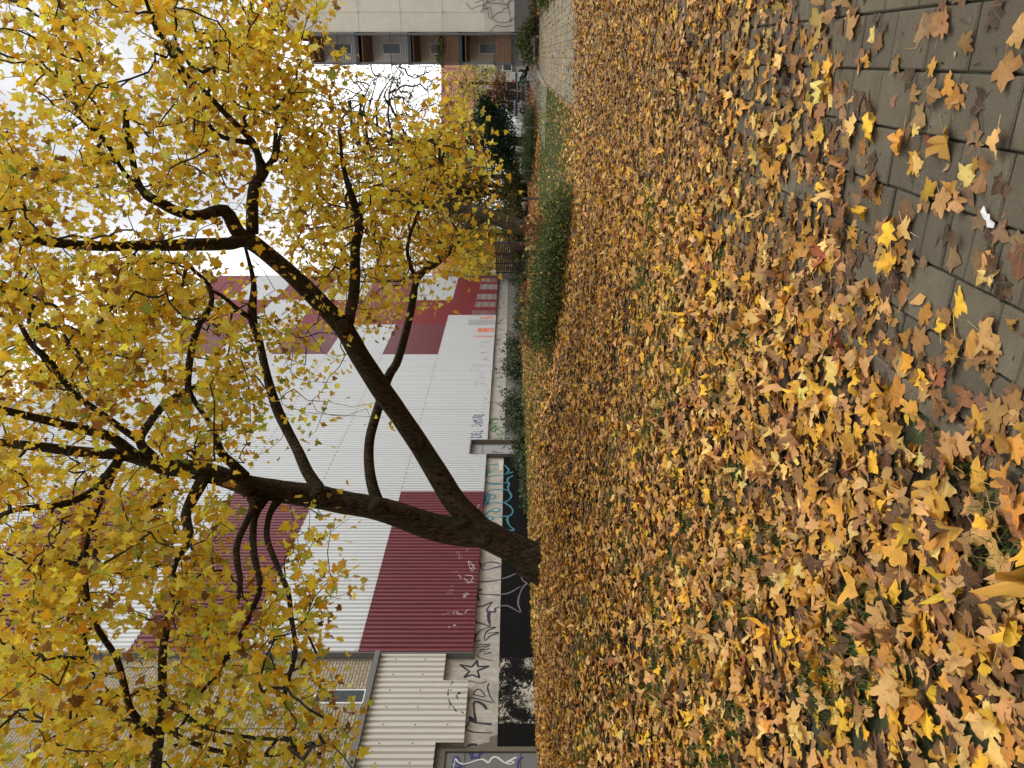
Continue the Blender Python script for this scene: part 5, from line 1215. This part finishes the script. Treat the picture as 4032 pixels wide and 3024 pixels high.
# ------------------------------------------------------------------ bollards, sign post, bicycles, paper
for k, (bx_, by_, lab) in enumerate(((2127, 503, 'dark steel bollard nearest the kerb, before the pale bushes'), (2110, 673, 'shorter looking dark steel bollard in the middle of the three'), (2126, 782, 'dark steel bollard standing before the dark rough trunk'))):
    q = ground_at(bx_, by_, 20, 60); b = thing('bollard', lab, 'bollard', tuple(q), 'bollards along the lawn')
    mb = MB(); mb.tube([q + (0, 0, -.1), q + (0, 0, .80)], .05, 12); mb.tube([q + (0, 0, .795), q + (0, 0, .825)], [.052, .03], 12); mb.build('post', M['dark_metal'], b, smooth=False)
    mb = MB(); mb.tube([q + (0, 0, .66), q + (0, 0, .70)], .054, 12); mb.build('ring', M['post_metal'], b)
q = ground_at(2098, 603, 20, 60); sg = thing('sign_post', 'thin grey post with two small round signs before the yew', 'sign', tuple(q))
mb = MB(); mb.tube([q + (0, 0, -.1), q + (0, 0, 2.75)], .033, 10); mb.build('pole', M['post_metal'], sg)
for z_ in (2.18, 2.55):
    mb = MB(); mb.tube([q + (.045, -.045, z_), q + (.05, -.055, z_)], .15, 18); pl = mb.build('round_sign', M['white_plastic'], sg)
    mb = MB()
    th_ = np.linspace(0, 6.283, 19); mb.tube([q + (.05 + .125 * math.cos(a_), -.058, z_ + .125 * math.sin(a_)) for a_ in th_], .02, 5, False); mb.build('rim', M['red_paint'], pl)
def bicycle(loc, ang, frame, label, seed):
    t = thing('bicycle', label, 'bicycle', tuple(loc), 'bicycles parked at the rack'); rb = random.Random(seed)
    c, s = math.cos(ang), math.sin(ang); lean = rb.uniform(-.08, .08)
    def Q(a, z, o=0.0): return np.array((loc[0] + a * c - (o + lean * z) * s, loc[1] + a * s + (o + lean * z) * c, loc[2] + z))
    for a in (-.52, .52):
        mb = MB(); th = np.linspace(0, 2 * math.pi, 25); mb.tube([Q(a + .325 * math.cos(k), .345 + .325 * math.sin(k)) for k in th], .022, 6, False); w = mb.build('wheel', M['rubber'], t)
        mb = MB()
        for k in np.linspace(0, math.pi, 7)[:-1]: mb.tube([Q(a - .31 * math.cos(k), .345 - .31 * math.sin(k)), Q(a + .31 * math.cos(k), .345 + .31 * math.sin(k))], .004, 3, False)
        mb.build('spokes', M['silver'], w)
        mb = MB(); mb.tube([Q(a + .375 * math.cos(k), .345 + .375 * math.sin(k)) for k in np.linspace(.3, 2.6, 9)], .018, 5); mb.build('mudguard', M[frame], t)
    mb = MB()
    for e in (((-.52, .345), (-.08, .30)), ((-.52, .345), (-.2, .78)), ((-.08, .30), (-.22, .88)), ((-.08, .30), (.36, .72)), ((-.2, .76), (.33, .84)), ((.52, .345), (.32, .95))): mb.tube([Q(*e[0]), Q(*e[1])], .02, 6)
    mb.build('frame', M[frame], t)
    mb = MB(); mb.tube([Q(.30, 1.03, -.28), Q(.34, 1.06, -.1), Q(.34, 1.06, .1), Q(.30, 1.03, .28)], .014, 6); mb.build('handlebar', M['silver'], t)
    mb = MB(); mb.tube([Q(-.38, .94), Q(-.25, .95), Q(-.08, .94)], [.08, .075, .03], 8); mb.build('saddle', M['rubber'], t)
    mb = MB(); mb.tube([Q(-.08, .3, -.05), Q(-.08, .3, .05)], .09, 12); mb.build('chainring', M['silver'], t)
    return t
b0 = ground_at(2084, 385, 40, 90); b1 = ground_at(2062, 315, 40, 90)
b0[1] = min(b0[1], 60); b0[0] = at(385, b0[1])[0]
b1 = np.array((*at(318, b0[1] + 5), 0))
fr_ = ['dark_metal', 'red_paint', 'dark_metal', 'silver', 'green_paint', 'dark_metal']
labs = ['black bicycle nearest the camera at the rack', 'bicycle with a red frame, second at the rack', 'black bicycle in the middle of the row', 'silver bicycle behind the middle of the row', 'bicycle with a bright green frame far in the row', 'black bicycle at the far end of the row']
for k in range(6):
    q = b0 + (b1 - b0) * k / 5; q[2] = float(tz(q[0], q[1])); bicycle(q, R(25 + 6 * math.sin(k * 2.3)), fr_[k], labs[k], k)
q = np.array((*at(305, b1[1] - .5), 0)); q[2] = float(tz(q[0], q[1]))
hb = thing('motor_scooter', 'small black and white scooter parked behind the bicycles', 'scooter', tuple(q))
mb = MB(); mb.tube(spline(np.array([q + (-.6, 0, .55), q + (-.45, 0, .75), q + (0, 0, .70), q + (.1, 0, .4), q + (.5, 0, .35), q + (.65, 0, .95)]), .1), .13, 10, True); mb.build('body', M['rubber'], hb)
mb = MB(); mb.tube(spline(np.array([q + (.72, -.05, .35), q + (.78, -.05, .7), q + (.66, -.05, 1.1)]), .1), [.17] * len(spline(np.array([q + (.72, -.05, .35), q + (.78, -.05, .7), q + (.66, -.05, 1.1)]), .1)), 10, True); mb.build('front_shield', M['white_plastic'], hb)
for a_ in (-.55, .75):
    mb = MB(); mb.tube([q + (a_, -.07, .24), q + (a_, .07, .24)], .24, 16); mb.build('wheel', M['rubber'], hb)
mb = MB(); mb.tube([q + (.6, -.3, 1.12), q + (.62, .3, 1.12)], .02, 6); mb.build('handlebar', M['dark_metal'], hb)
# three short dark posts behind the bicycles
for k, (y_, lab) in enumerate(((346, 'dark post with a pale cap behind the green bicycle'), (376, 'dark post behind the middle of the bicycles'), (388, 'dark post behind the nearest bicycles'))):
    X_, Y_ = at(y_, 70); z_ = float(tz(X_, Y_)); t = thing('gate_post', lab, 'post', (X_, Y_, z_), 'posts behind the bicycles')
    mb = MB(); mb.box(X_ - .11, X_ + .11, Y_ - .1, Y_ + .1, z_ - .1, z_ + 1.9); mb.build('post', M['dark_metal'], t)
    mb = MB(); mb.box(X_ - .13, X_ + .13, Y_ - .12, Y_ + .12, z_ + 1.9, z_ + 2.0); mb.build('cap', M['white_plastic' if k == 0 else 'dark_metal'], t)
# torn scrap of paper on the slabs
q = ground_at(2146 * K, 468 * K, 1.2, 6); q[2] = .006
pp = MB(); og = [(-.075, .0), (-.05, .022), (-.01, .018), (.02, .032), (.062, .03), (.085, .012), (.05, -.004), (.02, .0), (.005, -.014), (-.03, -.012), (-.06, -.02)]
n_ = len(og); zz = [.004 + .006 * abs(math.sin(i * 1.9)) for i in range(n_)]
pp.add([(q[0] + x_ * .52 - y_ * .3, q[1] + x_ * .25 + y_ * .6, q[2] + z_ * 1.5) for (x_, y_), z_ in zip(og, zz)] + [(q[0] + x_ * .52 - y_ * .3, q[1] + x_ * .25 + y_ * .6, q[2] + z_ * 1.5 - .0012) for (x_, y_), z_ in zip(og, zz)] + [(q[0], q[1], q[2] + .012)],
       [(i, (i + 1) % n_, 2 * n_) for i in range(n_)] + [tuple(range(2 * n_ - 1, n_ - 1, -1))] + [(i + n_, (i + 1) % n_ + n_, (i + 1) % n_, i) for i in range(n_)])
o = pp.build('paper_scrap', M['paper'], None, tuple(q)); tag(o, 'torn scrap of white paper lying on the paving slabs', 'paper')
